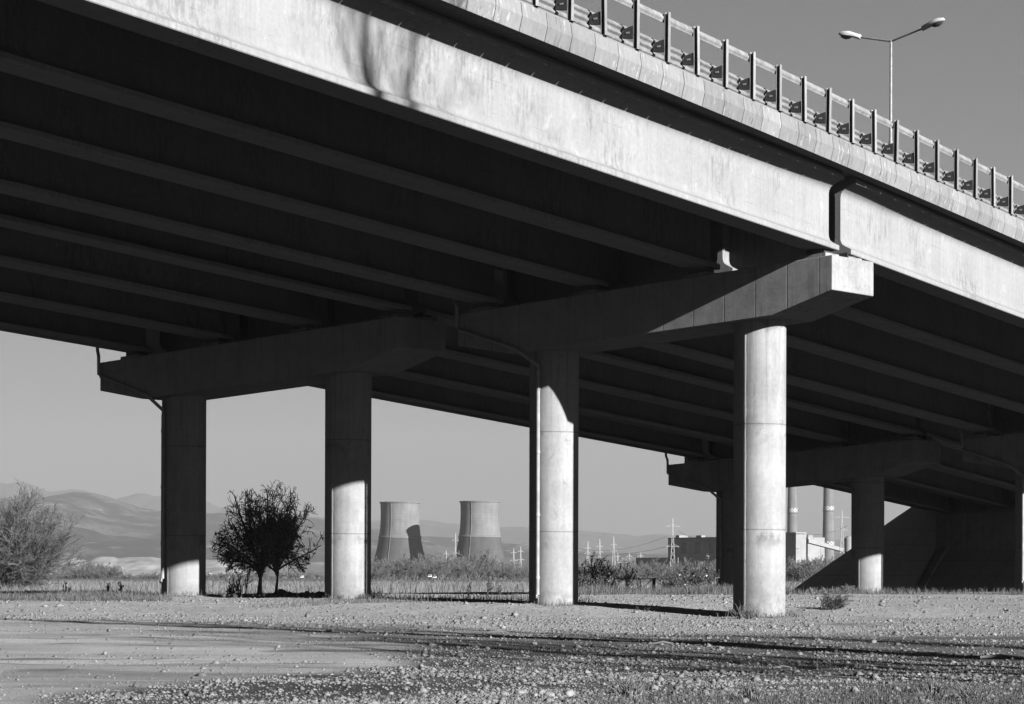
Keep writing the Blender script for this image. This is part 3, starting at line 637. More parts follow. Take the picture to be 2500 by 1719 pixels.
bush("dry_bush", 2018, 1447, 82, 1.3, 26, 8, "dry tangled bush leaning to the right beside the sunlit column", "bush", M_DBARK, tilt=.7, lean=(.6, 0), rmin=.006)
bush("dead_shrub", 585, 1402, 101, 1.0, 9, 12, "leafless dark shrub left of the leafy tree", "shrub", M_DBARK, tilt=.7)
bush("low_shrub", 562, 1428, 100, .8, 22, 13, "low dark scrub at the foot of the leafless shrub", "shrub", M_DBARK, tilt=1.0)
bush("fallen_branch", 1556, 1483, 81, .75, 7, 14, "fallen dry branch on the gravel between the two nearest columns", "branch", M_DBARK, tilt=1.25, rmin=.006)
for i, (u, vt, Y, w, st, lv, lab) in enumerate(((1422, 1372, 112, .9, 9, 500, "leafy shrub hugging the half shaded column's right side"), (1448, 1352, 114, 1.3, 10, 700, "tallest leafy shrub left of the rusty gate, twigs before the pylons"),
        (1478, 1405, 113, .7, 8, 350, "low leafy shrub at the left end of the rusty gate"), (1500, 1375, 118, .9, 6, 260, "spindly leafy shrub behind the rusty gate's left part"), (1528, 1374, 116, .8, 6, 300, "leafy shrub rising behind the middle of the rusty gate"),
        (1562, 1404, 111, .3, 4, 90, "thin leafy sapling standing in front of the rusty gate"), (1640, 1393, 114, 1.2, 9, 420, "leafy shrub with leaning shoots just right of the rusty gate"), (1655, 1398, 111, .8, 10, 420, "dark leafy shrub low beside the leaning shoots"),
        (1690, 1388, 118, 1.3, 16, 700, "wide leafy shrub between the gate and the shaded far column"), (1736, 1352, 113, .7, 6, 260, "tall leafy shoots next to the shaded far column"))):
    bush("leafy_shrub", u, vt, Y, w, st, 30 + i, lab, "shrub", M_DBARK, tilt=.75, group="shrubs behind the gravel", leaves=lv, lsize=.075)
for i, (u, vt, Y, w, lab) in enumerate(((1925, 1430, 112, .7, "wispy weed right beside the sunlit column's edge"), (1990, 1434, 113, .8, "wispy weed before the dark paved cone"), (2018, 1432, 114, .6, "wispy weed behind the leaning dry bush"), (2066, 1425, 116, .9, "wispy weed left of the small half lit column"))):
    bush("tall_weed", u, vt, Y, w, 8, 60 + i, lab, "weed", M_TWIG, tilt=.8, group="weeds before the embankment", leaves=60, lsize=.05)
for i, (u, vt, Y, lab) in enumerate(((262, 1423, 100, "thickest dark dry stalk left of the columns"), (296, 1420, 99, "tall dark dry stalk nearest the left column"), (158, 1418, 101, "thin dark stalk right of the big bare bush"), (117, 1443, 98, "short thin stalk at the foot of the big bare bush"), (173, 1432, 99, "short dark stalk left of the thick dry stalk"),
        (1144, 1421, 101, "short dark stalk below the cooling towers"), (1188, 1409, 100, "branched dark stalk below the right cooling tower"), (1221, 1428, 101, "small dark stalk left of the half shaded column"), (600, 1395, 103, "pale thin sapling left of the leafy tree's trunk"))):
    bush("dry_stalk", u, vt, Y, .22 + .3 * (u in (1188, 600)), 2, 80 + i, lab, "stalk", M_DBARK if u != 600 else M_TWIG, tilt=.12, group="dry stalks in the field's edge", rmin=.011)
for i, (u, v, w, lab) in enumerate(((1806, 1497, .7, "tuft of straw at the foot of the sunlit column"), (1830, 1503, .5, "smaller straw tuft in front of the sunlit column"), (1537, 1704, .55, "pale straw tuft right of the white stones"), (1838, 1722, .6, "straw tuft at the bottom edge, right of centre"), (2375, 1722, .6, "straw tuft in the bottom right corner"), (2280, 1704, .5, "straw tuft left of the bottom right corner"))):
    Y = 77.2 if v < 1600 else (36.4 if v < 1710 else 34.9)
    bush("straw_tuft", u, v - (28 if v < 1600 else 62), Y, w, 34, 100 + i, lab, "grass tuft", M_STRAW, spec=[(5, .06, -.01, .25, .4, .3, .5, .7), (3, .1, -.02, 0, 1, .5, .5, .5)], tilt=.55, group="straw tufts on the gravel", rmin=.0045)

# bare trees out of frame on the right: they throw the long streaks of shade
for i, (n, x, H, lab) in enumerate(((40.5, 30, 29.5, "tallest"), (33.4, 21, 13, "shortest"), (38.2, 25, 15, "slim"), (43.6, 32, 18, "broad"), (36.2, 35, 19, "hindmost"), (35.1, 27, 16, "leaning"))):
    y = (n - .70 * x) / .714; rng = np.random.default_rng(200 + i); segs = []; tips = []
    grow(rng, (0, 0, -.3), (0, 0, 1), H, .02 * H, 0, [(12, .03, .02, 2.0 if i else 2.7, .42 if i else .3, .5, .3, .5), (6, .08, .05, 1.2, .3, .6, .45, .6), (4, .12, .05, 0, 1, .6, .5, .6)], segs, tips)
    tree_obj("bare_tree", segs, 1, (x, y, gz(x, y)), f"{lab} of the bare trees beside the stony ground", "tree", M_BARK, M_BARK, "bare trees beside the stony ground", rmin=.03)

# hazy belt of bare trees far off: four built, the rest copies
protos = []
for i in range(4):
    rng = np.random.default_rng(300 + i); segs = []; tips = []
    for k in range(9):
        a = k * .7 + rng.random(); q = .75 * math.sqrt(rng.random())
        grow(rng, (rng.normal(0, 1.1), rng.normal(0, 1.1), -.3), (math.cos(a) * math.sin(q), math.sin(a) * math.sin(q), math.cos(q)), 4.2 + 3 * rng.random(), .12, 0, [(7, .06, .03, 1.6, .15, .5, .42, .5), (5, .1, .05, 1.8, .2, .55, .5, .7), (3, .14, .04, 0, 1, .5, .5, .6)], segs, tips)
    sg = np.array(segs); sg[:, :6] *= 8.0 / sg[:, 5].max()
    protos.append(tree_obj("belt_tree", sg, 1, (0, 0, 0), "x", "tree", M_BELT, M_BELT, None, 4, 3, .045))
used = [False] * 4
def belt(u, vtop, Y, label, group, i, wide=1.0):
    x = (u - 1250) / F_PX * Y; zb = gz(x, Y); h = max(1.0, at(u, vtop, Y)[2] - zb); p = protos[i]
    if used[i]:
        r = p.copy(); COL.objects.link(r)
        for ch in list(p.children): c = ch.copy(); COL.objects.link(c); c.parent = r
    else: r = p; used[i] = True
    r.location = (x, Y, zb); k = h / 8.0; r.scale = (k * wide, k * wide, k); r.rotation_euler = (0, 0, (u * 1.7) % 6.28); tag(r, label, "tree", group)
rb = random.Random(5)
for j in range(58):
    u = 900 + j * 7 + rb.uniform(-4, 4); near = rb.random() < .5
    bumpy = 1372 - 22 * math.exp(-((u - 1165) / 50) ** 2) - 6 * math.exp(-((u - 1010) / 30) ** 2) + (25 if u > 1240 else 0)
    belt(u, bumpy - 16 + rb.uniform(-4, 30), rb.uniform(760, 980), "grey bare tree in the hazy belt before the cooling towers", "bare trees before the cooling towers", j % 4, 1.15)
for j in range(46):
    u = 1408 + j * 7.6 + rb.uniform(-4, 4)
    vt = rb.uniform(1362, 1398) if j % 9 else rb.uniform(1352, 1362)
    belt(u, vt, rb.uniform(520, 800), "grey bare tree in the hazy belt before the dark factory hall", "bare trees before the factory", j % 4, 1.2)
for j in range(22):
    u = 1915 + j * 7.2 + rb.uniform(-4, 4)
    belt(u, 1352 + (u - 1915) * .02 + rb.uniform(-8, 42), rb.uniform(420, 560), "dark bare tree before the white tower and sloping conveyor", "bare trees before the white tower", j % 4, 1.2)
for j in range(44):
    u = 128 + j * 6.2 + rb.uniform(-3, 3); m = 1368 if 190 < u < 275 else 1394
    belt(u, m + rb.uniform(0, 18), rb.uniform(480, 620), "grey bare scrub before the pale spoil bank", "scrub before the spoil bank", j % 4, 1.7)
for j in range(26):
    u = 505 + j * 11.2 + rb.uniform(-4, 4)
    belt(u, rb.uniform(1394, 1404), rb.uniform(900, 1100), "low hazy bare tree behind the leafy tree", "low trees behind the leafy tree", j % 4, 1.8)

# ------------------------------------------------------------------ single stones, soil mound, sticks
def rock(u, v, r, lab, Y=None, mat=M_ROCK, flat=.75, group="pale stones lying on the ground"):
    if Y is None:
        yy = np.linspace(30, 110, 1600); xx = (u - 1250) / F_PX * yy; vv = V0 + .0031 * (u - 1250) - zg(xx, yy) / yy * F_PX
        Y = float(yy[np.argmin(np.abs(vv - v))])
    rg = np.random.default_rng(int(u * 7 + v)); x = (u - 1250) / F_PX * Y
    b = bmesh_ico(); V = np.array(b[0]); n = V / np.linalg.norm(V, axis=1)[:, None]
    pl = rg.normal(0, 1, (9, 3)); pl /= np.linalg.norm(pl, axis=1)[:, None]; dd = .62 + .3 * rg.random(9)
    k = np.min(np.where(n @ pl.T > .05, dd[None] / np.maximum(n @ pl.T, .05), 9), axis=1); k = np.minimum(k, 1.1) * (1 + .05 * rg.normal(0, 1, len(n)))
    V = n * k[:, None] * r * np.array([1.1, .9, flat]); a = rg.random() * 6.28
    V = np.stack([V[:, 0] * math.cos(a) - V[:, 1] * math.sin(a), V[:, 0] * math.sin(a) + V[:, 1] * math.cos(a), V[:, 2]], -1)
    o = link("stone", npmesh("stone", V, np.array(b[1])), mat); o.location = (x, Y, gz(x, Y) + r * flat * .45); tag(o, lab, "stone", group); return o
_ICO = None
def bmesh_ico():
    global _ICO
    if _ICO is None:
        import bmesh
        b = bmesh.new(); bmesh.ops.create_icosphere(b, subdivisions=3, radius=1); b.verts.ensure_lookup_table()
        _ICO = ([tuple(v.co) for v in b.verts], [tuple(v.index for v in f.verts) for f in b.faces]); b.free()
    return _ICO
for u, v, r, lab in ((1234, 1699, .062, "leftmost big stone of the pale row at the bottom"), (1267, 1698, .075, "rounded stone second from the left in the pale row"), (1307, 1702, .055, "small stone in the middle of the pale row"), (1327, 1698, .07, "dark topped stone in the middle of the pale row"), (1341, 1704, .07, "split stone right of the dark topped one"),
        (1353, 1708, .045, "little stone in front of the split stone"), (1366, 1703, .05, "low stone left of the rightmost one in the pale row"), (1391, 1700, .078, "rightmost stone of the pale row"), (980, 1716, .06, "lone pale stone cut by the bottom edge"), (1004, 1707, .05, "flat pale stone left of the pale row"), (955, 1696, .035, "small pale stone at bottom left of the row"),
        (1257, 1504, .14, "long flat pale stone before the half shaded column"), (1720, 1488, .06, "stone right at the end of the column's shadow"), (1789, 1494, .07, "pale stone at the sunlit column's shaded foot"), (1890, 1500, .09, "dark lump beside the sunlit column's foot"), (2242, 1650, .045, "white stone alone on the dark gravel at right"), (2134, 1570, .06, "pale stone in the right foreground"),
        (2020, 1588, .05, "pale stone between two streaks of shade at right"), (1306, 1574, .06, "pale stone on the streak of shade in the centre"), (1434, 1644, .06, "flat pale stone in the centre foreground"), (110, 1481, .1, "pale lump at the verge by the big bare bush"), (145, 1481, .11, "larger pale lump at the verge by the bare bush"), (480, 1524, .05, "dark pebble on the shaded track"), (680, 1581, .05, "stone on the worn track"), (383, 1585, .04, "white chip on the damp part of the track")):
    rock(u, v, r, lab, flat=.5 if "flat" in lab or "lump" in lab else .75)
for i in range(16):  # clods added along the column's shadow, its blackness put into their colour
    u = 548 + i * 15.5; rock(u, 1453, rb.uniform(.09, .19), "added clod coloured near black as shade under the leafy tree", 93.35 - (u - 445) / 401 * 4.6, M_DBARK, .8, "added clods coloured as shade under the leafy tree")
rock(690, 1447, .27, "big dark boulder right of the leafy tree's trunk", 90.9, M_DBARK, .8, None)  # the mound's shade is put into its near-black colour
def stick(u, v, Lm, a, lab, mat=M_STRAW, r=.012):
    o = rock(u, v, .01, "x"); c = o.location.copy(); bpy.data.objects.remove(o); d = Vector((math.cos(a), math.sin(a), 0)) * Lm / 2
    tag(MB().tube([c - d + Vector((0, 0, .02)), c + Vector((0, 0, .05)), c + d + Vector((0, 0, .02))], [r, r * 1.2, r * .6], 6).build("stick", mat), lab, "stick", "bleached sticks on the gravel")
stick(1912, 1634, .32, .1, "bleached stick in the right foreground"); stick(2440, 1608, .7, .15, "longest bleached stick near the right edge", r=.025); stick(2140, 1531, .5, -.1, "bleached stick beyond the streaks of shade at right", r=.02); stick(1217, 1547, .5, .1, "bleached stick lying across the centre ground", r=.018); stick(1620, 1574, .4, .05, "short bleached stick right of centre", r=.02)

# rusty gate ------------------------------------------------------------
gy = 121.0; root = empty("rusty_gate", at(1540, 1440, gy), "low rusty gate in the grass between the columns", "gate")
gx = lambda u: (u - 1250) / F_PX * gy
zt_, zb_ = at(1540, 1413, gy)[2], gz(gx(1540), gy)
for u, r in ((1477, .05), (1538, .022), (1564, .03), (1594, .03), (1598, .05)):
    MB().box(gx(u) - r, gx(u) + r, gy - r, gy + r, zb_ - .3, zt_ + (.04 if r == .05 else 0)).build("post", M_RUST_SHADE, root)
MB().tube([(gx(1477), gy, zt_), (gx(1598), gy, zt_)], .022, 6).build("top_rail", M_RUST_SHADE, root)
MB().tube([(gx(1477), gy, zb_ + .15), (gx(1598), gy, zb_ + .15)], .022, 6).build("bottom_rail", M_RUST_SHADE, root)
MB().tube([(gx(1566), gy, zb_ + .15), (gx(1593), gy, zt_ - .02)], .018, 6).build("brace", M_RUST_SHADE, root)
fr = empty("wire_fence", (gx(1660), gy, zb_), "sagging wire fence right of the rusty gate", "fence")
for u in (1640, 1690): MB().box(gx(u) - .03, gx(u) + .03, gy - .03, gy + .03, zb_ - .3, zt_ + .02).build("post", M_RUST_SHADE, fr)
MB().tube([(gx(1600), gy, zt_ - .01), (gx(1640), gy, zt_), (gx(1690), gy, zt_ - .01)], .012, 5).build("wire", M_RUST_SHADE, fr)

# ------------------------------------------------------------------ power station, pylons, hills
def tower(u, vlip, Y, k, lab):
    x = (u - 1250) / F_PX * Y; m = Y / F_PX; z = lambda v: (V0 + .0031 * (u - 1250) - v) * m + CZ; r = lambda p: p * k * m
    root = empty("cooling_tower", (x, Y, z(1412)), lab, "cooling tower", "pair of cooling towers"); o = vlip - 1226
    up = [(51.3, 1311 + o), (49.8, 1302 + o), (48.2, 1288 + o), (47.3, 1270 + o), (47.0, 1252 + o), (47.4, 1238 + o), (48.0, 1230 + o)]
    lo = [(77, 1416), (72.5, 1400), (68.0, 1385), (63.0, 1366), (57.5, 1345), (53.6, 1326), (51.5, 1314 + o)]
    MB().lathe((x, Y), [(r(a), z(b)) for a, b in lo], 72, False).build("lower_shell", M_TLOW, root, smooth=True)
    MB().lathe((x, Y), [(r(a), z(b)) for a, b in up], 72, False).build("upper_shell", M_TUP, root, smooth=True)
    MB().lathe((x, Y), [(r(51.2), z(1315 + o)), (r(52.6), z(1314 + o)), (r(52.6), z(1310.5 + o)), (r(51), z(1309 + o))], 72, False).build("ring_beam", M_TUP, root)
    MB().lathe((x, Y), [(r(47.9), z(1230 + o)), (r(49.8), z(1228.5 + o)), (r(50.1), z(1226 + o)), (r(49.2), z(1226 + o)), (r(46.8), z(1234 + o)), (r(46), z(1300 + o))], 72, False).build("rim", M_TUP, root)
    an = -2.0; MB().tube([(x + (r(a) + .15) * math.cos(an), Y + (r(a) + .15) * math.sin(an), z(b)) for a, b in lo + up], .22, 5).build("ladder", M_TUP, root)
def shell(name, base, bv):
    t = NT(name, .9, .1); z = t.xyz()[2]; j = t.line(z, 1.7, .16); v = t.mul(t.noise(.16, 5, .65, a=.82, b=1.12), t.noise(1.0, 5, .7, vec=t.mp((.5, .5, .06)), a=.8, b=1.12), t.ma('SUBTRACT', 1.0, t.ma('MULTIPLY', j, bv)))
    t.color(t.ma('MULTIPLY', v, base)); return t.m
M_TUP = shell("tower_upper_paint", .125, .18); M_TLOW = shell("tower_lower_concrete", .06, .12)
tower(976, 1226, 1700, 1.0, "left cooling tower with its neighbour's shadow on its side"); tower(1171, 1224, 1661, 1.0, "right cooling tower, sunlit and half hidden by bare trees")
M_CHIM = shell("chimney_concrete", .115, .12); M_CHK = plain("faded_red_check", .09, .8)
def chimney(u, Y, bands, wtop, wbot, lab):
    x = (u - 1250) / F_PX * Y; m = Y / F_PX; z = lambda v: (V0 + .0031 * (u - 1250) - v) * m + CZ
    rr = lambda v: np.interp(v, [900, 1190, 1330, 1415], [wtop * .8, wtop, wbot, wbot * 1.04]) * m
    root = empty("chimney", (x, Y, z(1413)), lab, "chimney", "tall power station chimneys")
    MB().lathe((x, Y), [(rr(v), z(v)) for v in (1416, 1330, 1260, 1190, 1100, 1000, 930)], 40).build("shaft", M_CHIM, root, smooth=True)
    for v in bands:
        MB().lathe((x, Y), [(rr(v + 6) + .05, z(v + 5)), (rr(v + 6) + .1, z(v + 5)), (rr(v - 5) + .1, z(v - 5)), (rr(v - 5), z(v - 5))], 40, False).build("check_band", M_CHK, root)
        b = MB(); n = 20; R = rr(v) + .16
        for row in range(3):
            for k in range(n):
                if (k + row) % 2: continue
                a0, a1 = 2 * math.pi * k / n, 2 * math.pi * (k + 1) / n; z0, z1 = z(v + 5 - row * 3.33), z(v + 5 - (row + 1) * 3.33)
                f = lambda a, q, w: (x + w * math.cos(a), Y + w * math.sin(a), q)
                b.hexa([f(a0, z0, R - .1), f(a1, z0, R - .1), f(a1, z0, R), f(a0, z0, R), f(a0, z1, R - .1), f(a1, z1, R - .1), f(a1, z1, R), f(a0, z1, R)])
        b.build("white_checks", M_WHITE, root)
        MB().lathe((x, Y), [(rr(v + 6), z(v + 8)), (rr(v + 6) + .45, z(v + 7.5)), (rr(v + 6) + .45, z(v + 6)), (rr(v), z(v + 6))], 40, False).build("gallery", M_CHK, root)
chimney(1934, 2000, (1246,), 11.4, 13.2, "left chimney beside the sunlit column"); chimney(2022, 1960, (1241, 1327), 12.2, 14.2, "right chimney with two checked bands")
D1, D2 = Vector((.79, .61, 0)), Vector((-.61, .79, 0))
def block(u, vt, vb, Y, wl, wr, depth=0):
    c = Vector(at(u, vb, Y)); m = Y / F_PX; a = D2 * (wl * m / .61); b = D1 * (wr * m / .79); h = Vector((0, 0, (vb - vt) * m))
    return MB().hexa([c, c + b, c + b + a, c + a, c + h, c + b + h, c + b + a + h, c + a + h])
M_FACT = plain("factory_cladding", .18, .9, 0, .2, .15); M_PALE = plain("pale_render", .17, .9, 0, .15, .2)
root = empty("factory_hall", at(1765, 1412, 1150), "long dark factory hall behind the pylon", "factory")
block(1765, 1314, 1415, 1150, 125, 60).build("hall", M_FACT, root); block(1658, 1307, 1330, 1180, 8, 22).build("roof_vent", M_FACT, root)
for i in range(3): block(1745 - i * 34, 1322 + i * 1.5, 1352, 1149.2 + i * 2, 14, .1).build("louvre_panel", M_BELT, root)
block(1765, 1311, 1314.5, 1149, 126, 60).build("parapet", M_BELT, root); block(1712, 1307, 1316, 1165, 12, 10).build("roof_unit", M_PALE, root)
for i in range(6): block(1662 + i * 3.4, 1320, 1327, 1170, 1.6, 1.6).build("roof_post", M_PALE, root)
tag(block(1655, 1361, 1415, 1100, 97, 1).build("factory_annex", M_FACT), "lower dark annex left of the long factory hall", "factory")
root = empty("boiler_house", at(1943, 1400, 1100), "white tower building with a dark left side by the chimneys", "building")
block(1943, 1302, 1415, 1100, 40, 27).build("wall", M_PALE, root); block(1943, 1337, 1338.5, 1099.3, .1, 11).build("ledge", M_FACT, root)
block(1942.6, 1299.5, 1302.5, 1099, 40.5, 28).build("roof_edge", M_FACT, root)
for i in range(3): block(1953 + i * 5, 1312 + i * 9, 1317 + i * 9, 1099 + 6 + i * 4, .1, 2.4).build("window", M_GLASS, root)
root = empty("turbine_hall", at(1972, 1400, 1250), "low white hall under the right chimney", "building")
block(1972, 1312, 1415, 1250, 5, 45).build("wall", M_PALE, root); block(1973, 1306, 1313, 1255, 2, 12).build("roof_hut", M_PALE, root)
c0 = Vector(at(1969, 1325, 1120)); c1 = Vector(at(2066, 1350, 1136)); n = Vector((0, 0, 1.5)); w = Vector((-.77, .92, 0))
root = empty("conveyor", c0, "sloping covered conveyor running down from the white tower", "conveyor")
MB().hexa([c0 - w, c1 - w, c1 + w, c0 + w, c0 - w + n, c1 - w + n, c1 + w + n, c0 + w + n]).build("gallery", M_PALE, root)
for f in (.35, .7, .97):
    q = c0.lerp(c1, f); MB().tube([(q.x - .6, q.y, 0), (q.x, q.y, q.z), (q.x + .6, q.y, 0)], .15, 5).build("trestle", M_PALE, root)
x, y, z = at(2073, 1312, 1050); 
root = empty("silo", (x, y, 0), "round white silo at the small column's left edge", "silo")
MB().lathe((x, y), [(1.9, 0), (1.9, z - .4), (1.6, z)], 24).build("drum", M_PALE, root, smooth=True); MB().lathe((x, y), [(1.2, z - .1), (1.2, z + .35)], 10).build("vent", M_FACT, root)
tag(block(1425, 1376, 1412, 1000, 6, 7).build("pump_house", M_PALE), "tiny white house beside the half shaded column", "house")
for u in (510, 542): 
    hs = empty("farm_house", at(u, 1410, 1500), "far white house left of the leafy tree" if u == 510 else "far white house nearer the leafy tree", "house")
    block(u, 1402, 1411, 1500, 3, 7).build("wall", M_PALE, hs); block(u, 1399, 1402.2, 1499, 3.4, 7.4).build("roof", M_FACT, hs)

def pylon(u, vt, vb, Y, wb, arms, lab, peak=.18):
    """lattice mast: width wb px at the foot, arms = [(height fraction, half width px)]"""
    m = Y / F_PX; x, _, z1 = at(u, vt, Y); z0 = at(u, vb, Y)[2]; H = z1 - z0; root = empty("pylon", (x, Y, z0), lab, "pylon", "lattice power pylons"); wb *= m; r = .5 * m
    hw = lambda f: wb * .5 * max(.16, 1 - f / .62 * .72) if f < .62 else wb * .5 * max(.02, .28 * (1 - (f - .62) / .38) + .06)
    segs = []; fs = list(np.linspace(0, .62, 6)) + list(np.linspace(.7, 1, 4))
    P = lambda f, a, b: (a * hw(f), b * hw(f), H * f)
    for f0, f1 in zip(fs[:-1], fs[1:]):
        for a, b in ((1, 1), (1, -1), (-1, 1), (-1, -1)): segs.append((*P(f0, a, b), *P(f1, a, b), r, r))
        for (a, b), (c, d) in (((1, -1), (-1, -1)), ((1, 1), (-1, 1)), ((1, 1), (1, -1)), ((-1, 1), (-1, -1))):
            segs.append((*P(f0, a, b), *P(f1, c, d), r * .6, r * .6)); segs.append((*P(f0, c, d), *P(f1, a, b), r * .6, r * .6))
    link("mast", npmesh("mast", *tubes(segs, 4)), M_PYLON, root, False)
    for f, w in arms:
        w *= m; sg = [(-w, 0, H * f, hw(f), hw(f), H * f, r, r), (w, 0, H * f, -hw(f), -hw(f), H * f, r, r), (-w, 0, H * f, 0, 0, H * (f + .05), r * .7, r * .7), (w, 0, H * f, 0, 0, H * (f + .05), r * .7, r * .7)]
        for sx in (-w, w): sg.append((sx, 0, H * f, sx, 0, H * f - 2.6 * m, r * .8, r * .8))
        link("cross_arm", npmesh("cross_arm", *tubes(sg, 4)), M_PYLON, root, False)
pylon(1642, 1265, 1393, 700, 13, ((.84, 16), (.46, 15)), "tall pylon before the dark factory hall")
pylon(2055, 1247, 1352, 760, 10, ((.84, 18), (.55, 14)), "pylon between the right chimney and the small column")
for u, vt, lab in ((1435, 1321, "leftmost of the three pylons right of the half shaded column"), (1464, 1316, "middle of the three pylons right of the half shaded column"), (1498, 1310, "nearest and tallest of the three pylons in a row")):
    pylon(u, vt, 1392, 1100, 10, ((.76, 7), (.58, 7.5)), lab)
for u, vt, vb, lab in ((1254, 1339, 1392, "left of two small pylons beside the half shaded column"), (1271, 1335, 1392, "right of two small pylons beside the half shaded column"), (1089, 1344, 1390, "small pylon between the cooling towers"), (1112, 1300, 1395, "tall thin pylon behind the right cooling tower's left side"), (1508, 1350, 1392, "small pylon right of the three in a row"), (1536, 1350, 1392, "faint pylon left of the factory annex"), (1564, 1349, 1392, "faint pylon above the factory annex")):
    pylon(u, vt, vb, 1350, 6, ((.8, 7), (.45, 8)), lab)
def wire(pts, lab):
    q = []
    for (a, b, c), (d, e, f), sag in pts:
        A, B = Vector(at(a, b, c)), Vector(at(d, e, f))
        for i in range(13): p = A.lerp(B, i / 12); q.append(p - Vector((0, 0, sag * 4 * (i / 12) * (1 - i / 12))))
    tag(MB().tube(q, .035, 4).build("power_line", M_WIRE), lab, "power line", "overhead power lines")
wire([((1300, 1283, 1100), (1627, 1310, 700), 6.5)], "upper slack line left of the tall pylon"); wire([((1300, 1325, 1100), (1628, 1335, 700), 3.5)], "lower slack line left of the tall pylon")
wire([((1657, 1298, 700), (1790, 1320, 650), 1.2)], "line running right from the tall pylon"); wire([((1970, 1306, 800), (2070, 1283, 740), .8)], "line crossing before the right chimney"); wire([((905, 1350, 1300), (1290, 1325, 1200), 3)], "faint line across the cooling towers")

# small far vehicles on the field road ------------------------------------
def van(u, v, Y, w, h, lab, L=2.6):
    x, y, z = at(u, v, Y); root = empty("parked_van", (x, y, z), lab, "van", "small white vehicles on the far road")
    MB().hexa([(x - w, y, z + .25 * h), (x + w, y, z + .25 * h), (x + w, y + L, z + .25 * h), (x - w, y + L, z + .25 * h), (x - w, y, z + .6 * h), (x + w, y, z + .6 * h), (x + w, y + L, z + h), (x - w, y + L, z + h)]).build("body", M_WHITE, root, bevel=.05)
    MB().box(x - w * .8, x + w * .8, y + .02, y + .06, z + .62 * h, z + .8 * h).build("windscreen", M_GLASS, root)
    for sx in (-1, 1):
        MB().tube([(x + sx * w * .8 - .1, y + .5, z + .2 * h), (x + sx * w * .8 + .1, y + .5, z + .2 * h)], .2 * h, 10).build("wheel", M_TYRE, root)
van(1049, 1411, 600, .42, .75, "white van left of two on the far road"); van(1061, 1413, 590, .38, .62, "white van right of two on the far road"); van(736, 1413, 560, .28, .7, "white van on the far road behind the leafy tree"); van(1192, 1418, 520, .22, .26, "low white vehicle under the right cooling tower"); van(1152, 1412, 600, .1, .22, "tiny white vehicle under the right cooling tower's middle")
# hills -----------------------------------------------------------------
def hills(name, pts, D, front, back, mat, lab, rel, seed):
    u = np.arange(-500, 3001, 7.0); v = np.interp(u, [p[0] for p in pts], [p[1] for p in pts]); m = D / F_PX
    H = (V0 + .0031 * (u - 1250) - v) * m; X = (u - 1250) * m; rows = np.concatenate([np.linspace(0, 1, 46), 1 + np.linspace(.06, 1, 10)])
    Yr = np.where(rows <= 1, D - front * (1 - rows), D + back * (rows - 1)); pr = np.where(rows <= 1, rows ** 1.25, np.clip(2 - rows, 0, 1))
    XX, YY = np.meshgrid(X, Yr); env = (np.sin(np.clip(rows, 0, 1) * np.pi) ** .7 * (rows < 1))[:, None]
    ZZ = H[None] * pr[:, None] + env * rel * (fbm(XX / (rel * 7), YY / (rel * 9), seed, 6) - .5) * 2.6 - .5 + CZ - 1.2 * (rows == 0)[:, None]
    ZZ = ZZ + (np.abs(rows - 1) < .001)[:, None] * rel * .12 * (fbm(XX / (rel * .7), YY * 0, seed + 3, 3) - .5)
    idx = np.arange(XX.size).reshape(XX.shape); F = np.stack([idx[:-1, :-1], idx[:-1, 1:], idx[1:, 1:], idx[1:, :-1]], -1).reshape(-1, 4)
    tag(link(name, npmesh(name, np.stack([XX, YY, ZZ], -1).reshape(-1, 3), F, True), mat), lab, "hill", kind="structure")
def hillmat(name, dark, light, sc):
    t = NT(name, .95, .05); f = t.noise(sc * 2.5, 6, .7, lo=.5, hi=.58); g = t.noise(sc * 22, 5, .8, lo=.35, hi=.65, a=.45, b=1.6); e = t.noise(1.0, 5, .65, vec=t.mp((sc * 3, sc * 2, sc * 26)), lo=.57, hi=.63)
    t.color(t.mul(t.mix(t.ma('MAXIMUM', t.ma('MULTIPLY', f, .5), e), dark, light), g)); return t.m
hills("near_hills", [(-500, 1230), (0, 1214), (50, 1221), (110, 1214), (150, 1205), (185, 1201), (215, 1201), (250, 1208), (290, 1222), (340, 1240), (390, 1247), (510, 1251), (600, 1251), (700, 1259), (770, 1263), (860, 1283), (905, 1290), (960, 1302), (1050, 1310), (1100, 1314), (1250, 1335), (1420, 1350), (1700, 1352), (2000, 1342), (2200, 1340), (3000, 1330)], 9500, 3600, 2500, hillmat("wooded_hillside", .012, .105, .0016), "nearer wooded hills with pale meadows on the left", 70, 91)
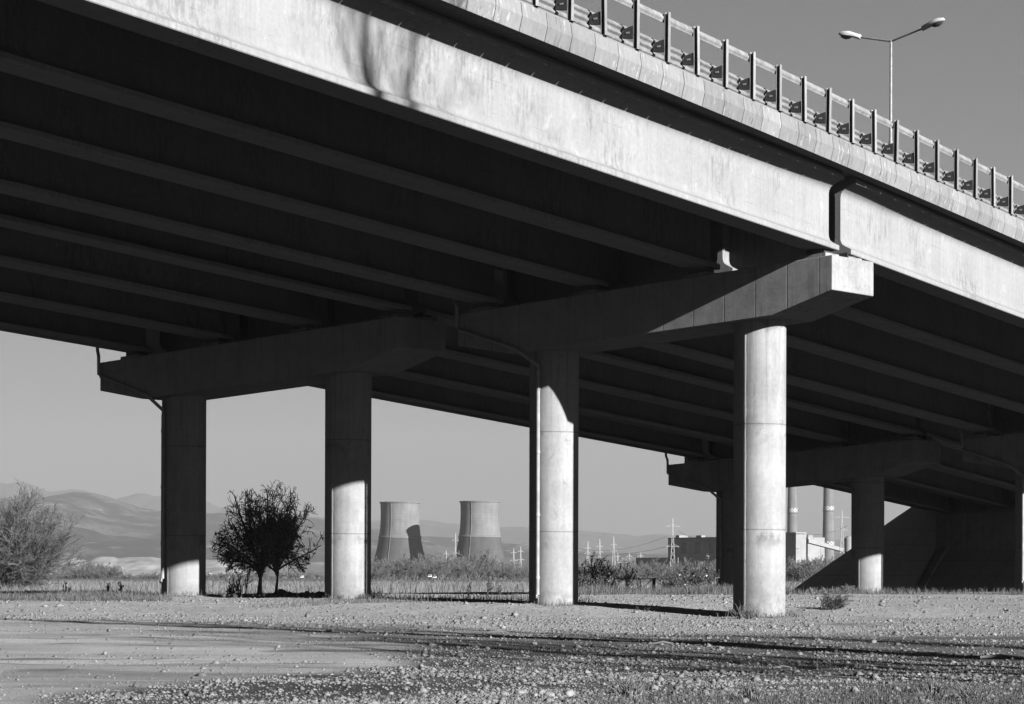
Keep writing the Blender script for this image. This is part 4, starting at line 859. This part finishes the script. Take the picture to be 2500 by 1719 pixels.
hills("far_hills", [(-500, 1190), (0, 1178), (20, 1180), (45, 1175), (62, 1177), (100, 1192), (120, 1199), (150, 1198), (170, 1195), (205, 1195), (240, 1206), (285, 1217), (310, 1210), (335, 1203), (355, 1204), (375, 1211), (392, 1210), (460, 1214), (500, 1221), (520, 1232), (540, 1240), (560, 1233), (580, 1234), (620, 1246), (700, 1258), (790, 1263), (905, 1271), (930, 1269), (1030, 1267), (1060, 1272), (1090, 1277), (1110, 1276), (1130, 1280), (1230, 1286), (1280, 1286), (1420, 1296), (1500, 1303), (1560, 1308), (1600, 1303), (1650, 1305), (1700, 1308), (2000, 1318), (2200, 1316), (3000, 1300)], 15500, 4500, 2500, hillmat("distant_hillside", .04, .06, .001), "farthest hazy mountain ridge", 90, 95)
t = NT("pale_spoil", .95, .05); t.color(t.mul(t.noise(.03, 6, .7, a=.7, b=1.2), t.noise(1, 5, .7, vec=t.mp((.02, .02, .5)), a=.75, b=1.15), t.ma('ADD', .2, 0)))
hills("spoil_bank", [(-500, 1412), (130, 1412), (140, 1370), (150, 1359), (185, 1357), (205, 1366), (215, 1368), (230, 1360), (245, 1357), (275, 1358), (290, 1362), (300, 1360), (340, 1358), (370, 1358), (395, 1363), (430, 1362), (500, 1365), (545, 1368), (575, 1380), (600, 1412), (3000, 1412)], 2400, 120, 200, t.m, "pale eroded spoil bank below the hills", 5, 97)
# ------------------------------------------------------------------ haze
hz = MB().box(-9000, 9000, -200, 19500, -3.2, 1000).build("haze", None)
tag(hz, "thin winter haze over the plain", "haze", kind="stuff")
m = bpy.data.materials.new("haze_air"); m.use_nodes = True; n = m.node_tree.nodes; n.clear()
pv = n.new("ShaderNodeVolumePrincipled"); pv.inputs["Color"].default_value = (.39, .39, .39, 1); pv.inputs["Density"].default_value = 7.5e-5; pv.inputs["Anisotropy"].default_value = 0.0
o_ = n.new("ShaderNodeOutputMaterial"); m.node_tree.links.new(pv.outputs[0], o_.inputs["Volume"]); hz.data.materials.append(m)
